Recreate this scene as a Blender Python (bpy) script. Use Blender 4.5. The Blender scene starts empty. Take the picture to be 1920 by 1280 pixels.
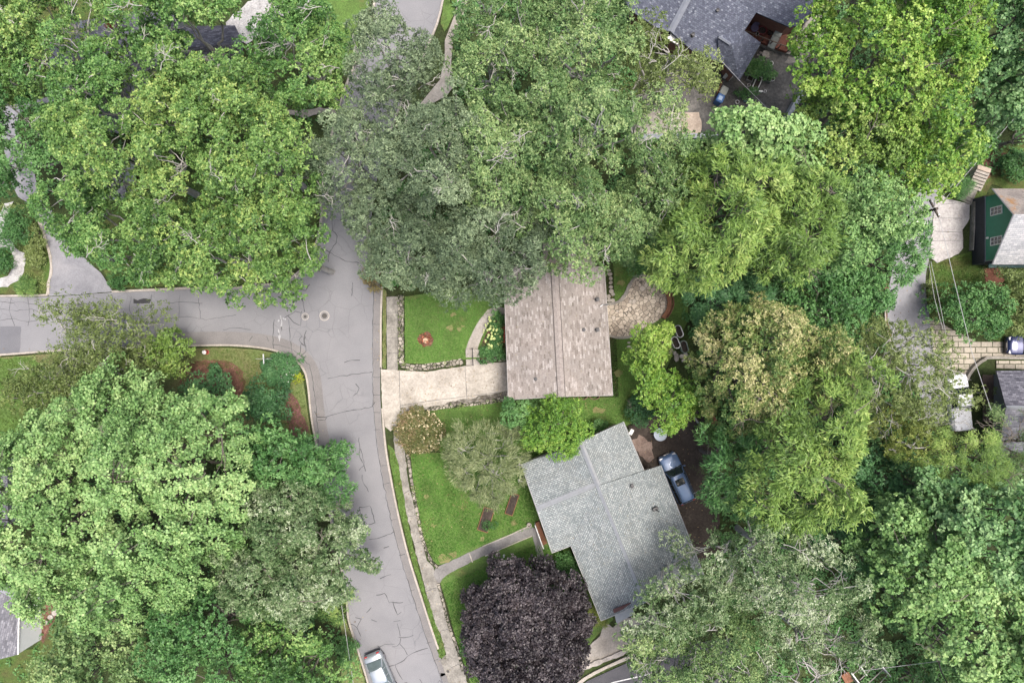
import bpy, bmesh, math, random
import numpy as np
from mathutils import Vector
random.seed(7); RNG = np.random.default_rng(11)
R = math.radians
# ------------------------------------------------------------------ camera, world, sun
S = 0.049            # metres per photo pixel at ground level
H = 62.7             # camera height
scene = bpy.context.scene
col = scene.collection
cd = bpy.data.cameras.new('camera'); cd.sensor_width = 36; cd.lens = 24.0; cd.clip_start = 1; cd.clip_end = 2000
cam = bpy.data.objects.new('camera', cd); col.objects.link(cam); cam.location = (0, 0, H); cam.rotation_euler = (0, 0, 0)
scene.camera = cam
w = bpy.data.worlds.new('World'); scene.world = w; w.use_nodes = True
nt = w.node_tree; bg = nt.nodes['Background']
sky = nt.nodes.new('ShaderNodeTexSky'); sky.sky_type = 'NISHITA'; sky.sun_disc = False
SUN_EL, SUN_AZ = R(77), R(95)      # azimuth clockwise from +Y
sky.sun_elevation = SUN_EL; sky.sun_rotation = SUN_AZ; sky.air_density = 1.0; sky.dust_density = 6.0; sky.ozone_density = 0.4
nt.links.new(sky.outputs[0], bg.inputs[0]); bg.inputs[1].default_value = 0.145
ld = bpy.data.lights.new('sun', 'SUN'); ld.energy = 1.75; ld.angle = R(16); ld.color = (1.0, 0.965, 0.92)
lo = bpy.data.objects.new('sun', ld); col.objects.link(lo)
sv = Vector((math.sin(SUN_AZ) * math.cos(SUN_EL), math.cos(SUN_AZ) * math.cos(SUN_EL), math.sin(SUN_EL)))
lo.rotation_euler = (-sv).to_track_quat('-Z', 'Y').to_euler()
scene.view_settings.view_transform = 'Standard'; scene.view_settings.look = 'None'
scene.view_settings.exposure = 0.93; scene.view_settings.gamma = 1.0; scene.view_settings.use_curve_mapping = False
scene.cycles.max_bounces = 5; scene.cycles.diffuse_bounces = 3; scene.cycles.transmission_bounces = 3
scene.cycles.glossy_bounces = 2; scene.cycles.transparent_max_bounces = 4

def P(px, py, z=0.0):
    k = S * (H - z) / H
    return Vector(((px - 960) * k, (640 - py) * k, z))

# ------------------------------------------------------------------ object helpers
def tag(o, label=None, cat=None, group=None, kind=None):
    if label: o['label'] = label
    if cat: o['category'] = cat
    if group: o['group'] = group
    if kind: o['kind'] = kind
    return o
def thing(name, label, cat, loc=(0, 0, 0), rz=0.0, group=None):
    o = bpy.data.objects.new(name, None); col.objects.link(o); o.empty_display_size = 0.3
    o.location = loc; o.rotation_euler = (0, 0, rz)
    return tag(o, label, cat, group)
def wloc(o):
    v = Vector((0, 0, 0))
    while o is not None:
        v += Vector(o.location); o = o.parent
    return v
class MB:
    """collects shapes; build() links them as one mesh object"""
    def __init__(s): s.v = []; s.f = []; s.m = []
    def add(s, vs, fs, mi=0):
        n = len(s.v); s.v += [tuple(p) for p in vs]; s.f += [tuple(i + n for i in f) for f in fs]; s.m += [mi] * len(fs); return s
    def box(s, c, d, rz=0.0, mi=0, taper=1.0, bev=0.0):
        cx, cy, cz = c; dx, dy, dz = [q / 2 for q in d]; vs = []
        ca, sa = math.cos(rz), math.sin(rz)
        if bev <= 0:
            ring = [(-dx, -dy), (dx, -dy), (dx, dy), (-dx, dy)]
        else:
            b = min(bev, dx * .9, dy * .9)
            ring = [(-dx + b, -dy), (dx - b, -dy), (dx, -dy + b), (dx, dy - b), (dx - b, dy), (-dx + b, dy), (-dx, dy - b), (-dx, -dy + b)]
        n = len(ring)
        levels = [(-dz, 1.0), (dz, taper)] if bev <= 0 else [(-dz, 1.0), (dz - bev * .6, taper), (dz, taper * (1 - bev / max(dx, dy) * .6))]
        for (z, t) in levels:
            for (x, y) in ring: vs.append((cx + (x * ca - y * sa) * t, cy + (x * sa + y * ca) * t, cz + z))
        fs = [tuple(range(n - 1, -1, -1)), tuple(range(n * (len(levels) - 1), n * len(levels)))]
        for l in range(len(levels) - 1):
            for i in range(n): fs.append((l * n + i, l * n + (i + 1) % n, (l + 1) * n + (i + 1) % n, (l + 1) * n + i))
        return s.add(vs, fs, mi)
    def prism(s, pts, z0, z1, mi=0):
        """pts: xy polygon (CCW or CW)"""
        a = sum(pts[i][0] * pts[(i + 1) % len(pts)][1] - pts[(i + 1) % len(pts)][0] * pts[i][1] for i in range(len(pts)))
        if a < 0: pts = pts[::-1]
        n = len(pts); vs = [(p[0], p[1], z0) for p in pts] + [(p[0], p[1], z1) for p in pts]
        fs = [tuple(range(n - 1, -1, -1)), tuple(range(n, 2 * n))] + [(i, (i + 1) % n, n + (i + 1) % n, n + i) for i in range(n)]
        return s.add(vs, fs, mi)
    def slab(s, q, t, mi=0):
        """q: 3d polygon (top), thickness t downward"""
        q = [Vector(p) for p in q]
        nrm = (q[1] - q[0]).cross(q[2] - q[0])
        if nrm.z < 0: q = q[::-1]
        n = len(q); vs = [tuple(p) for p in q] + [(p.x, p.y, p.z - t) for p in q]
        fs = [tuple(range(n)), tuple(range(2 * n - 1, n - 1, -1))] + [((i + 1) % n, i, n + i, n + (i + 1) % n) for i in range(n)]
        return s.add(vs, fs, mi)
    def lathe(s, c, prof, n=16, mi=0, ax=None):
        """prof: [(r, z)...] about the vertical through c; ax='y' turns it about y"""
        vs = []; fs = []
        for (r, z) in prof:
            for i in range(n):
                a = 2 * math.pi * i / n; x, y = r * math.cos(a), r * math.sin(a)
                vs.append((c[0] + x, c[1] + y, c[2] + z) if ax is None else (c[0] + x, c[1] + z, c[2] + y))
        m = len(prof)
        for j in range(m - 1):
            for i in range(n): fs.append((j * n + i, j * n + (i + 1) % n, (j + 1) * n + (i + 1) % n, (j + 1) * n + i))
        fs.append(tuple(range(n - 1, -1, -1))); fs.append(tuple(range((m - 1) * n, m * n)))
        return s.add(vs, fs, mi)
    def tube(s, pts, r, n=6, mi=0, r2=None):
        pts = [Vector(p) for p in pts]; r2 = r if r2 is None else r2; m = len(pts); vs = []; fs = []
        for j, p in enumerate(pts):
            t = (pts[min(j + 1, m - 1)] - pts[max(j - 1, 0)]).normalized()
            u = t.cross(Vector((0, 0, 1)))
            if u.length < .05: u = Vector((1, 0, 0))
            u.normalize(); v = t.cross(u); rr = r + (r2 - r) * j / max(1, m - 1)
            for i in range(n):
                a = 2 * math.pi * i / n; vs.append(p + (u * math.cos(a) + v * math.sin(a)) * rr)
        for j in range(m - 1):
            for i in range(n): fs.append((j * n + i, j * n + (i + 1) % n, (j + 1) * n + (i + 1) % n, (j + 1) * n + i))
        fs.append(tuple(range(n))); fs.append(tuple(range((m - 1) * n, m * n)))
        return s.add(vs, fs, mi)
    def ribbon(s, pts, wd, z0, z1, mi=0, jit=0.0):
        """vertical-sided strip along world xy points; wd = (left, right) offsets or width"""
        pts = [Vector((p[0], p[1], 0)) for p in pts]; m = len(pts)
        l, r = wd if isinstance(wd, tuple) else (wd / 2, wd / 2); L = []; Rr = []
        for j in range(m):
            t = (pts[min(j + 1, m - 1)] - pts[max(j - 1, 0)]).normalized(); u = Vector((-t.y, t.x, 0))
            k = 1 + (random.uniform(-jit, jit) if jit else 0); L.append(pts[j] + u * l * k); Rr.append(pts[j] - u * r * k)
        if z0 is None:
            vs = [(p.x, p.y, z1) for p in L] + [(p.x, p.y, z1) for p in Rr]
            return s.add(vs, [(m + j, m + j + 1, j + 1, j) for j in range(m - 1)], mi)
        vs = [(p.x, p.y, z1) for p in L] + [(p.x, p.y, z1) for p in Rr] + [(p.x, p.y, z0) for p in L] + [(p.x, p.y, z0) for p in Rr]
        fs = []
        for j in range(m - 1):
            fs += [(m + j, m + j + 1, j + 1, j), (j, j + 1, 2 * m + j + 1, 2 * m + j), (m + j + 1, m + j, 3 * m + j, 3 * m + j + 1), (2 * m + j, 2 * m + j + 1, 3 * m + j + 1, 3 * m + j)]
        fs += [(0, 2 * m, 3 * m, m), (m - 1, 2 * m - 1, 4 * m - 1, 3 * m - 1)]
        return s.add(vs, fs, mi)
    def build(s, name, mats, parent=None, uv=False, smooth=False, local=False):
        me = bpy.data.meshes.new(name)
        vs = s.v
        if parent is not None and not local:
            o0 = wloc(parent); vs = [(p[0] - o0.x, p[1] - o0.y, p[2] - o0.z) for p in vs]
        me.from_pydata(vs, [], s.f)
        if not isinstance(mats, (list, tuple)): mats = [mats]
        for m in mats: me.materials.append(m)
        if len(mats) > 1: me.polygons.foreach_set('material_index', s.m)
        if smooth: me.polygons.foreach_set('use_smooth', [True] * len(s.f))
        if uv:
            ul = me.uv_layers.new(name='UV')
            for p in me.polygons:
                n = p.normal; u = Vector((0, 0, 1)).cross(n)
                if u.length < .02: u = Vector((1, 0, 0))
                u.normalize(); v = n.cross(u)
                for li in p.loop_indices:
                    c = me.vertices[me.loops[li].vertex_index].co; ul.data[li].uv = (c.dot(u), c.dot(v))
        me.update()
        o = bpy.data.objects.new(name, me); col.objects.link(o); o.parent = parent
        return o
def copy_tree(o, parent=None):
    c = o.copy(); col.objects.link(c); c.parent = parent
    for ch in list(o.children): copy_tree(ch, c)
    return c
def smoothline(pts, n=6):
    """Catmull-Rom through 2d points"""
    out = []; m = len(pts)
    for i in range(m - 1):
        p0 = pts[max(i - 1, 0)]; p1 = pts[i]; p2 = pts[i + 1]; p3 = pts[min(i + 2, m - 1)]
        for k in range(n):
            t = k / n; t2 = t * t; t3 = t2 * t
            out.append(tuple(.5 * (2 * p1[a] + (p2[a] - p0[a]) * t + (2 * p0[a] - 5 * p1[a] + 4 * p2[a] - p3[a]) * t2 + (3 * p1[a] - p0[a] - 3 * p2[a] + p3[a]) * t3) for a in range(len(p1))))
    out.append(tuple(pts[-1])); return out
def closed_smooth(pts, n=4):
    q = smoothline([pts[-1]] + pts + [pts[0], pts[1]], n); return q[n:-n - 1] if False else q[n:n + len(pts) * n]
def W(pts, z=0.0): return [tuple(P(a, b, z)[:2]) for a, b in pts]
def jag(pts, amp, step):
    """roughens a closed world outline"""
    out = []; m = len(pts)
    for i in range(m):
        a = Vector(pts[i]); b = Vector(pts[(i + 1) % m]); n = max(1, int((b - a).length / step))
        for k in range(n):
            p = a.lerp(b, k / n); out.append((p.x + random.uniform(-amp, amp), p.y + random.uniform(-amp, amp)))
    return out
def sheet(name, poly, z, mat, parent=None, kind='structure', rough=0.0, smooth=False, thick=0.0, label=None):
    """flat ground sheet from a photo-pixel outline (its real place on the ground)"""
    pts = closed_smooth(poly) if smooth else poly
    pts = W(pts, z)
    if rough: pts = jag(pts, rough, .35)
    bm = bmesh.new(); vs = [bm.verts.new((p[0], p[1], z)) for p in pts]
    f = bm.faces.new(vs)
    if f.normal.z < 0 or True:
        bm.normal_update()
        if f.normal.z < 0: f.normal_flip()
    if thick:
        r = bmesh.ops.extrude_face_region(bm, geom=[f]); 
        for g in r['geom']:
            if isinstance(g, bmesh.types.BMVert): g.co.z += 0
        for g in vs: g.co.z -= thick
        bmesh.ops.recalc_face_normals(bm, faces=bm.faces)
    bmesh.ops.triangulate(bm, faces=[q for q in bm.faces if len(q.verts) > 4])
    me = bpy.data.meshes.new(name); bm.to_mesh(me); bm.free(); me.materials.append(mat)
    o = bpy.data.objects.new(name, me); col.objects.link(o); o.parent = parent
    if kind: o['kind'] = kind
    if label: o['label'] = label
    return o

# ------------------------------------------------------------------ materials
def newmat(name):
    m = bpy.data.materials.new(name); m.use_nodes = True; t = m.node_tree; return m, t, t.nodes['Principled BSDF']
def N(t, typ, **kw):
    n = t.nodes.new(typ)
    for k, v in kw.items():
        if k.startswith('i_'): n.inputs[k[2:].replace('_', ' ')].default_value = v
        else: setattr(n, k, v)
    return n
def ramp(t, fac, stops, interp='LINEAR'):
    r = t.nodes.new('ShaderNodeValToRGB'); cr = r.color_ramp; cr.interpolation = interp
    while len(cr.elements) < len(stops): cr.elements.new(.5)
    for e, (p, c) in zip(cr.elements, stops): e.position = p; e.color = (*c, 1)
    t.links.new(fac, r.inputs[0]); return r.outputs[0]
def mixc(t, fac, a, b, mode='MIX'):
    m = t.nodes.new('ShaderNodeMix'); m.data_type = 'RGBA'; m.blend_type = mode
    for s, i in ((fac, 0), (a, 6), (b, 7)):
        if isinstance(s, (int, float)): m.inputs[i].default_value = s
        elif isinstance(s, tuple): m.inputs[i].default_value = (*s, 1)
        else: t.links.new(s, m.inputs[i])
    return m.outputs[2]
def tex(t, scale, detail=4, rough=.6, coord='Object', typ='ShaderNodeTexNoise', dist=0.0):
    c = t.nodes.new('ShaderNodeTexCoord'); n = t.nodes.new(typ); t.links.new(c.outputs[coord], n.inputs['Vector'])
    n.inputs['Scale'].default_value = scale
    if 'Detail' in n.inputs: n.inputs['Detail'].default_value = detail
    if 'Roughness' in n.inputs and typ == 'ShaderNodeTexNoise': n.inputs['Roughness'].default_value = rough
    if 'Distortion' in n.inputs: n.inputs['Distortion'].default_value = dist
    return n
def bump(t, b, h, st=.5, d=.02):
    n = t.nodes.new('ShaderNodeBump'); n.inputs['Strength'].default_value = st; n.inputs['Distance'].default_value = d
    t.links.new(h, n.inputs['Height']); t.links.new(n.outputs[0], b.inputs['Normal'])
def M_noise(name, stops, scale=1.0, fine=12.0, famt=.5, rough=.9, bst=.4, bd=.02, metal=0.0, spec=.3):
    """broad patches through a colour ramp, times a fine speckle"""
    m, t, b = newmat(name)
    n = tex(t, scale, 6, .65); c = ramp(t, n.outputs[0], stops)
    f = tex(t, fine, 5, .75); g = ramp(t, f.outputs[0], [(.3, (1 - famt,) * 3), (.7, (1 + famt * .6,) * 3)])
    t.links.new(mixc(t, 1.0, c, g, 'MULTIPLY'), b.inputs['Base Color'])
    b.inputs['Roughness'].default_value = rough; b.inputs['Metallic'].default_value = metal
    b.inputs['Specular IOR Level'].default_value = spec
    bump(t, b, f.outputs[0], bst, bd); return m
def M_flat(name, c, rough=.5, metal=0.0, var=.12, scale=3.0, coat=0.0, spec=.5):
    m, t, b = newmat(name)
    n = tex(t, scale, 5, .6); g = ramp(t, n.outputs[0], [(.25, tuple(q * (1 - var) for q in c)), (.75, tuple(min(1, q * (1 + var)) for q in c))])
    t.links.new(g, b.inputs['Base Color']); b.inputs['Roughness'].default_value = rough; b.inputs['Metallic'].default_value = metal
    b.inputs['Coat Weight'].default_value = coat; b.inputs['Specular IOR Level'].default_value = spec
    return m
def M_shingle(name, stops, bw, rh, mortar=(.02, .02, .022), ms=.012, stain=None, mfac=1.0, seed=0.0):
    m, t, b = newmat(name)
    uv = t.nodes.new('ShaderNodeTexCoord')
    br = t.nodes.new('ShaderNodeTexBrick'); t.links.new(uv.outputs['UV'], br.inputs['Vector'])
    br.inputs['Scale'].default_value = 1.0; br.inputs['Brick Width'].default_value = bw; br.inputs['Row Height'].default_value = rh
    br.inputs['Color1'].default_value = (0, 0, 0, 1); br.inputs['Color2'].default_value = (1, 1, 1, 1)
    br.inputs['Mortar'].default_value = (.5, .5, .5, 1); br.inputs['Mortar Size'].default_value = ms; br.inputs['Mortar Smooth'].default_value = .3
    br.offset = .37; br.squash = 1.0; br.offset_frequency = 2
    c = ramp(t, br.outputs['Color'], stops)
    n = tex(t, .35, 5, .6); g = ramp(t, n.outputs[0], [(.3, (.86, .87, .88)), (.7, (1.12, 1.1, 1.1))])
    c = mixc(t, 1.0, c, g, 'MULTIPLY')
    f = tex(t, 9.0, 4, .7); g2 = ramp(t, f.outputs[0], [(.3, (.75,) * 3), (.7, (1.22,) * 3)]); c = mixc(t, 1.0, c, g2, 'MULTIPLY')
    if stain:
        n2 = tex(t, .5, 6, .7); sf = ramp(t, n2.outputs[0], [(.5, (0, 0, 0)), (.72, (.75, .75, .75))]); c = mixc(t, sf, c, stain)
    mm = t.nodes.new('ShaderNodeMath'); mm.operation = 'MULTIPLY'; mm.inputs[1].default_value = mfac; t.links.new(br.outputs['Fac'], mm.inputs[0])
    c = mixc(t, mm.outputs[0], c, mortar); t.links.new(c, b.inputs['Base Color'])
    b.inputs['Roughness'].default_value = .92; b.inputs['Specular IOR Level'].default_value = .2
    bump(t, b, f.outputs[0], .5, .015); return m
def M_cells(name, stops, scale, joint=(.03, .03, .025), jw=.06, rnd=1.0, fine=8):
    """irregular flat stones with joints"""
    m, t, b = newmat(name)
    nn = tex(t, scale * 1.3, 3, .5); co = t.nodes.new('ShaderNodeTexCoord')
    wv = t.nodes.new('ShaderNodeMix'); wv.data_type = 'VECTOR'; wv.inputs[0].default_value = .12
    t.links.new(co.outputs['Object'], wv.inputs[4]); t.links.new(nn.outputs['Color'], wv.inputs[5])
    v = t.nodes.new('ShaderNodeTexVoronoi'); v.inputs['Scale'].default_value = scale; v.inputs['Randomness'].default_value = rnd
    e = t.nodes.new('ShaderNodeTexVoronoi'); e.feature = 'DISTANCE_TO_EDGE'; e.inputs['Scale'].default_value = scale; e.inputs['Randomness'].default_value = rnd
    t.links.new(wv.outputs[1], v.inputs['Vector']); t.links.new(wv.outputs[1], e.inputs['Vector'])
    c = ramp(t, v.outputs['Color'], stops)
    f = tex(t, fine, 5, .7); g = ramp(t, f.outputs[0], [(.3, (.72,) * 3), (.7, (1.2,) * 3)]); c = mixc(t, 1.0, c, g, 'MULTIPLY')
    jf = ramp(t, e.outputs['Distance'], [(jw * .4, (1, 1, 1)), (jw, (0, 0, 0))]); c = mixc(t, jf, c, joint)
    t.links.new(c, b.inputs['Base Color']); b.inputs['Roughness'].default_value = .9; b.inputs['Specular IOR Level'].default_value = .25
    bump(t, b, jf, -.6, .02); return m
def M_leaf(name, stops, rough=.5, trans=.16, spec=.35, red=.80):
    bl = 1.0 if red >= 1 else .84; red = red if red >= 1 else red * .95
    stops = [(p, (c[0] * red, c[1] * .98, c[2] * bl)) for p, c in stops]
    m, t, b = newmat(name)
    a = t.nodes.new('ShaderNodeAttribute'); a.attribute_name = 'tint'
    c = ramp(t, a.outputs['Fac'], stops)
    t.links.new(c, b.inputs['Base Color']); b.inputs['Roughness'].default_value = rough; b.inputs['Specular IOR Level'].default_value = spec
    tr = t.nodes.new('ShaderNodeBsdfTranslucent'); t.links.new(mixc(t, 1.0, c, (1.0, 1.2, .5), 'MULTIPLY'), tr.inputs[0])
    mx = t.nodes.new('ShaderNodeMixShader'); mx.inputs[0].default_value = trans
    t.links.new(b.outputs[0], mx.inputs[1]); t.links.new(tr.outputs[0], mx.inputs[2])
    t.links.new(mx.outputs[0], t.nodes['Material Output'].inputs['Surface']); return m
def g3(a, b, c, d): return [(0.0, a), (.35, b), (.7, c), (1.0, d)]

ASPH = M_noise('asphalt', [(.3, (.175, .175, .185)), (.5, (.202, .202, .211)), (.7, (.228, .226, .234))], .22, 14, .22, .88, .5, .01)
def _asph_extra():
    m = ASPH; t = m.node_tree; b = t.nodes['Principled BSDF']; src = b.inputs['Base Color'].links[0].from_socket
    nn = tex(t, 1.2, 3, .5); co = t.nodes.new('ShaderNodeTexCoord')
    wv = t.nodes.new('ShaderNodeMix'); wv.data_type = 'VECTOR'; wv.inputs[0].default_value = .25
    t.links.new(co.outputs['Object'], wv.inputs[4]); t.links.new(nn.outputs['Color'], wv.inputs[5])
    e = t.nodes.new('ShaderNodeTexVoronoi'); e.feature = 'DISTANCE_TO_EDGE'; e.inputs['Scale'].default_value = .8
    t.links.new(wv.outputs[1], e.inputs['Vector'])
    jf = ramp(t, e.outputs['Distance'], [(.0, (.4,) * 3), (.02, (0, 0, 0))])
    area = tex(t, .13, 2, .5); af = ramp(t, area.outputs[0], [(.47, (0, 0, 0)), (.56, (1, 1, 1))])
    f = mixc(t, 1.0, jf, af, 'MULTIPLY'); t.links.new(mixc(t, f, src, (.08, .08, .085)), b.inputs['Base Color'])
_asph_extra()
ASPH2 = M_noise('newer_asphalt', [(.3, (.125, .126, .138)), (.7, (.155, .155, .165))], .5, 14, .25)
ASPHD = M_noise('dark_asphalt', [(.3, (.055, .055, .062)), (.7, (.085, .083, .09))], .4, 14, .25)
TAR = M_flat('tar', (.03, .03, .032), .8)
CRACK = M_flat('crack_fill', (.07, .07, .073), .9)
CONC = M_noise('concrete', [(.28, (0.229, 0.207, 0.180)), (.5, (0.326, 0.299, 0.264)), (.72, (0.387, 0.361, 0.326))], .45, 7, .3, .9, .4)
CONCW = M_noise('driveway_concrete', [(.3, (0.264, 0.238, 0.202)), (.5, (0.378, 0.348, 0.304)), (.68, (0.458, 0.422, 0.370))], .5, 5, .32, .9, .4)
CONCO = M_noise('old_concrete', [(.3, (0.141, 0.132, 0.114)), (.5, (0.238, 0.224, 0.198)), (.7, (0.326, 0.308, 0.273))], .8, 6, .4, .9, .5)
GUTC = M_noise('gutter_concrete', [(.3, (.16, .152, .15)), (.7, (.215, .205, .20))], .6, 12, .3)
CURB = M_noise('curb_concrete', [(.3, (.30, .27, .235)), (.7, (.44, .40, .35))], 1.2, 8, .35)
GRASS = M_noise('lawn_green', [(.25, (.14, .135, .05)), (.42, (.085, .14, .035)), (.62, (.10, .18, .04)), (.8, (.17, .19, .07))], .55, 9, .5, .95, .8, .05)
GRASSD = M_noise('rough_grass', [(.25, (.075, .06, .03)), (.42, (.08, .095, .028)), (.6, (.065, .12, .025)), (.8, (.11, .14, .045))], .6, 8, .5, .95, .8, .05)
GRASSO = M_noise('worn_grass', [(.3, (.16, .14, .07)), (.5, (.15, .165, .065)), (.7, (.13, .18, .06))], .5, 9, .45, .95, .8, .05)
FLOOR = M_noise('forest_floor', [(.25, (.03, .027, .016)), (.42, (.035, .045, .016)), (.6, (.045, .07, .02)), (.8, (.075, .06, .035))], .35, 6, .6, .98, .9, .08)
DIRT = M_noise('dark_soil', [(.3, (.035, .028, .023)), (.55, (.06, .048, .04)), (.75, (.10, .082, .068))], .6, 5, .5, .95, .8, .05)
DIRTG = M_noise('grey_soil', [(.3, (.055, .055, .055)), (.5, (.10, .097, .092)), (.7, (.19, .18, .165))], .45, 4, .5, .95, .8, .05)
MULCH = M_noise('mulch', [(.3, (.085, .045, .03)), (.55, (.165, .085, .06)), (.75, (.27, .16, .12))], 1.5, 10, .6, .95, 1.0, .05)
MULCHP = M_noise('purple_ground_cover', [(.3, (.11, .06, .045)), (.55, (.19, .085, .085)), (.75, (.16, .13, .06))], 1.1, 8, .5, .95, 1.0, .05)
GRAVEL = M_noise('pale_gravel', [(.3, (.27, .26, .255)), (.5, (.38, .375, .37)), (.7, (.47, .46, .45))], 1.5, 9, .4, .95, 1.0, .04)
SAND = M_noise('buff_concrete', [(.3, (.30, .24, .19)), (.6, (.45, .37, .30)), (.75, (.53, .44, .36))], .8, 6, .35)
STONE = M_cells('dry_stone', [(.0, (.10, .09, .075)), (.4, (.20, .18, .15)), (.75, (.31, .28, .235)), (1, (.40, .36, .31))], 3.2, (.025, .03, .015), .12)
FLAG = M_cells('flagstone', [(.15, (.30, .25, .20)), (.45, (.40, .345, .28)), (.8, (.50, .43, .35)), (1, (.36, .33, .30))], 3.0, (.09, .08, .065), .07)
ROCK = M_noise('rock', [(.3, (.24, .22, .20)), (.7, (.46, .42, .38))], 2.0, 12, .3)
BARK = M_noise('bark', [(.3, (.10, .085, .07)), (.7, (.21, .185, .16))], 2.0, 12, .4)
BARKP = M_noise('pale_bark', [(.3, (.27, .26, .235)), (.7, (.46, .44, .41))], 2.0, 12, .3)
BARKD = M_noise('dark_bark', [(.3, (.05, .042, .035)), (.7, (.12, .10, .085))], 2.0, 12, .4)
# ------------------------------------------------------------------ setting: ground, roads, lawns
def terrain():
    n = 120; vs = []; fs = []
    for j in range(n + 1):
        for i in range(n + 1):
            u = (i / n * 2 - 1); v = (j / n * 2 - 1)
            x = 60 * u + 340 * u ** 5; y = 60 * v + 340 * v ** 5
            z = -.04 - .05 * (1 + math.sin(x * .3 + 1) * math.cos(y * .27)) * .5
            vs.append((x, y, z))
    for j in range(n):
        for i in range(n):
            a = j * (n + 1) + i; fs.append((a, a + 1, a + n + 2, a + n + 1))
    m = MB(); m.add(vs, fs); o = m.build('ground', FLOOR); o['kind'] = 'structure'
terrain()
# --- asphalt street (one sheet: main street and its west arm)
road = [(722, -320), (708, -40), (700, 20), (688, 57), (676, 100), (650, 160), (628, 230), (612, 300), (601, 353), (604, 396), (600, 430), (590, 468), (572, 500), (548, 522), (520, 533), (494, 536),
        (470, 539), (422, 542), (360, 542), (300, 545), (250, 547), (211, 548), (150, 553), (91, 556), (0, 557), (-60, 558), (-360, 562), (-360, 672), (-60, 668), (0, 665), (84, 659), (150, 655), (250, 650), (352, 648), (430, 648),
        (480, 652), (512, 657), (543, 669), (562, 685), (572, 702), (577, 730), (581, 770), (588, 815), (600, 880), (612, 940), (624, 1000), (637, 1060), (648, 1120), (652, 1160), (664, 1200), (680, 1250), (692, 1290), (775, 1560),
        (935, 1560), (845, 1290), (832, 1262), (815, 1215), (800, 1170), (780, 1110), (766, 1060), (752, 1010), (740, 955), (730, 900), (722, 850), (716, 800), (713, 740), (713, 640), (714, 560), (712, 530),
        (700, 490), (694, 450), (698, 390), (708, 330), (725, 270), (750, 200), (785, 120), (820, 45), (838, -40), (856, -320)]
sheet('street', road, .0, ASPH)
# gutter strip on the east side and the west curve, with tooled joints
eg = [(715, 538), (713, 600), (713, 680), (714, 760), (721, 835), (731, 895), (743, 955), (757, 1015), (771, 1065), (787, 1115), (803, 1165), (820, 1215), (838, 1262), (848, 1290), (938, 1560)]
egi = [(a - 7 if b < 800 else a - 6.5, b) for a, b in smoothline(eg)]
g = MB(); g.ribbon(W(egi), .62, None, .006); o = g.build('gutter', GUTC); o['kind'] = 'structure'
g = MB()
wc = [(250, 652), (352, 648), (430, 647), (485, 651), (520, 658), (546, 669), (564, 684), (574, 702), (579, 730), (583, 770), (590, 815), (602, 880)]
g.ribbon([tuple(Vector(p)) for p in W(smoothline(wc))], (1.25, -.1), None, .006)
o = g.build('gutter', GUTC); o['kind'] = 'structure'
wcc = [(-360, 672), (-60, 668), (0, 665), (84, 659), (150, 655), (250, 650)] + wc[1:] + [(614, 940), (626, 1000), (640, 1060), (650, 1120), (654, 1160), (666, 1200), (682, 1250), (694, 1290), (776, 1560)]
def curb(pts, name='curb', wd=.17, h=.12, mat=CURB):
    g = MB(); g.ribbon(W(smoothline(pts, 4)), wd, -.05, h, jit=.06); o = g.build(name, mat); o['kind'] = 'structure'; return o
curb(wcc)
curb([(a + 1.5, b) for a, b in eg[:3]] + [(714, 690)])
curb([(717, 765), (723, 835), (733, 895), (745, 955), (759, 1015), (773, 1065), (789, 1115), (805, 1165), (822, 1215)])
curb([(91, 553), (60, 554), (0, 555), (-60, 556), (-360, 560)])
curb([(211, 547), (250, 545), (300, 543), (360, 540), (422, 540), (470, 537), (494, 534), (520, 531), (548, 520), (573, 497), (590, 466), (600, 430), (603, 396), (600, 353), (612, 300), (628, 230), (650, 160), (676, 100), (688, 57), (700, 20), (708, -40)], wd=.2)
curb([(838, -40), (820, 45), (785, 120), (750, 200), (725, 270)])
# tar and cracks
cr = MB(); tc = MB()
def crk(pts, ox, oy, sc, wd=.055, mb=None):
    q = [(ox + a / sc, oy + b / sc) for a, b in pts]; q = W(q); out = []
    for i in range(len(q) - 1):
        a = Vector(q[i]); b = Vector(q[i + 1]); n = max(1, int((b - a).length / .3))
        for k in range(n):
            p = a.lerp(b, k / n); out.append((p.x + random.gauss(0, .03), p.y + random.gauss(0, .03)))
    out.append(q[-1]); (mb or cr).ribbon(out, wd, None, .011, jit=.5)
A_ = (480, 400, 2.844); B_ = (480, 830, 2.844); D_ = (640, 1160, 8.0); E_ = (330, 630, 6.4)
for p in [[(400, 0), (410, 90), (435, 120), (430, 160), (395, 200), (385, 260)], [(370, 195), (420, 225), (480, 255), (550, 265)], [(515, 370), (510, 440)],
          [(200, 350), (210, 410), (250, 470), (260, 525)], [(285, 380), (265, 410), (210, 400)], [(130, 570), (170, 545), (210, 520), (240, 530)],
          [(240, 520), (240, 600), (200, 580), (170, 545)], [(270, 620), (255, 670), (265, 710), (240, 690), (235, 750)], [(470, 795), (510, 780), (555, 782)],
          [(385, 880), (450, 865), (620, 845)], [(530, 912), (550, 930), (545, 955), (520, 970)], [(325, 1085), (375, 1085), (450, 1060), (540, 1045), (620, 1030), (635, 1005)],
          [(375, 1085), (370, 1100), (330, 1100)], [(455, 1190), (468, 1290), (470, 1330)], [(545, 1190), (555, 1250), (550, 1280), (570, 1330)], [(350, 30), (330, 160), (300, 200)]]: crk(p, *A_, wd=.06)
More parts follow.
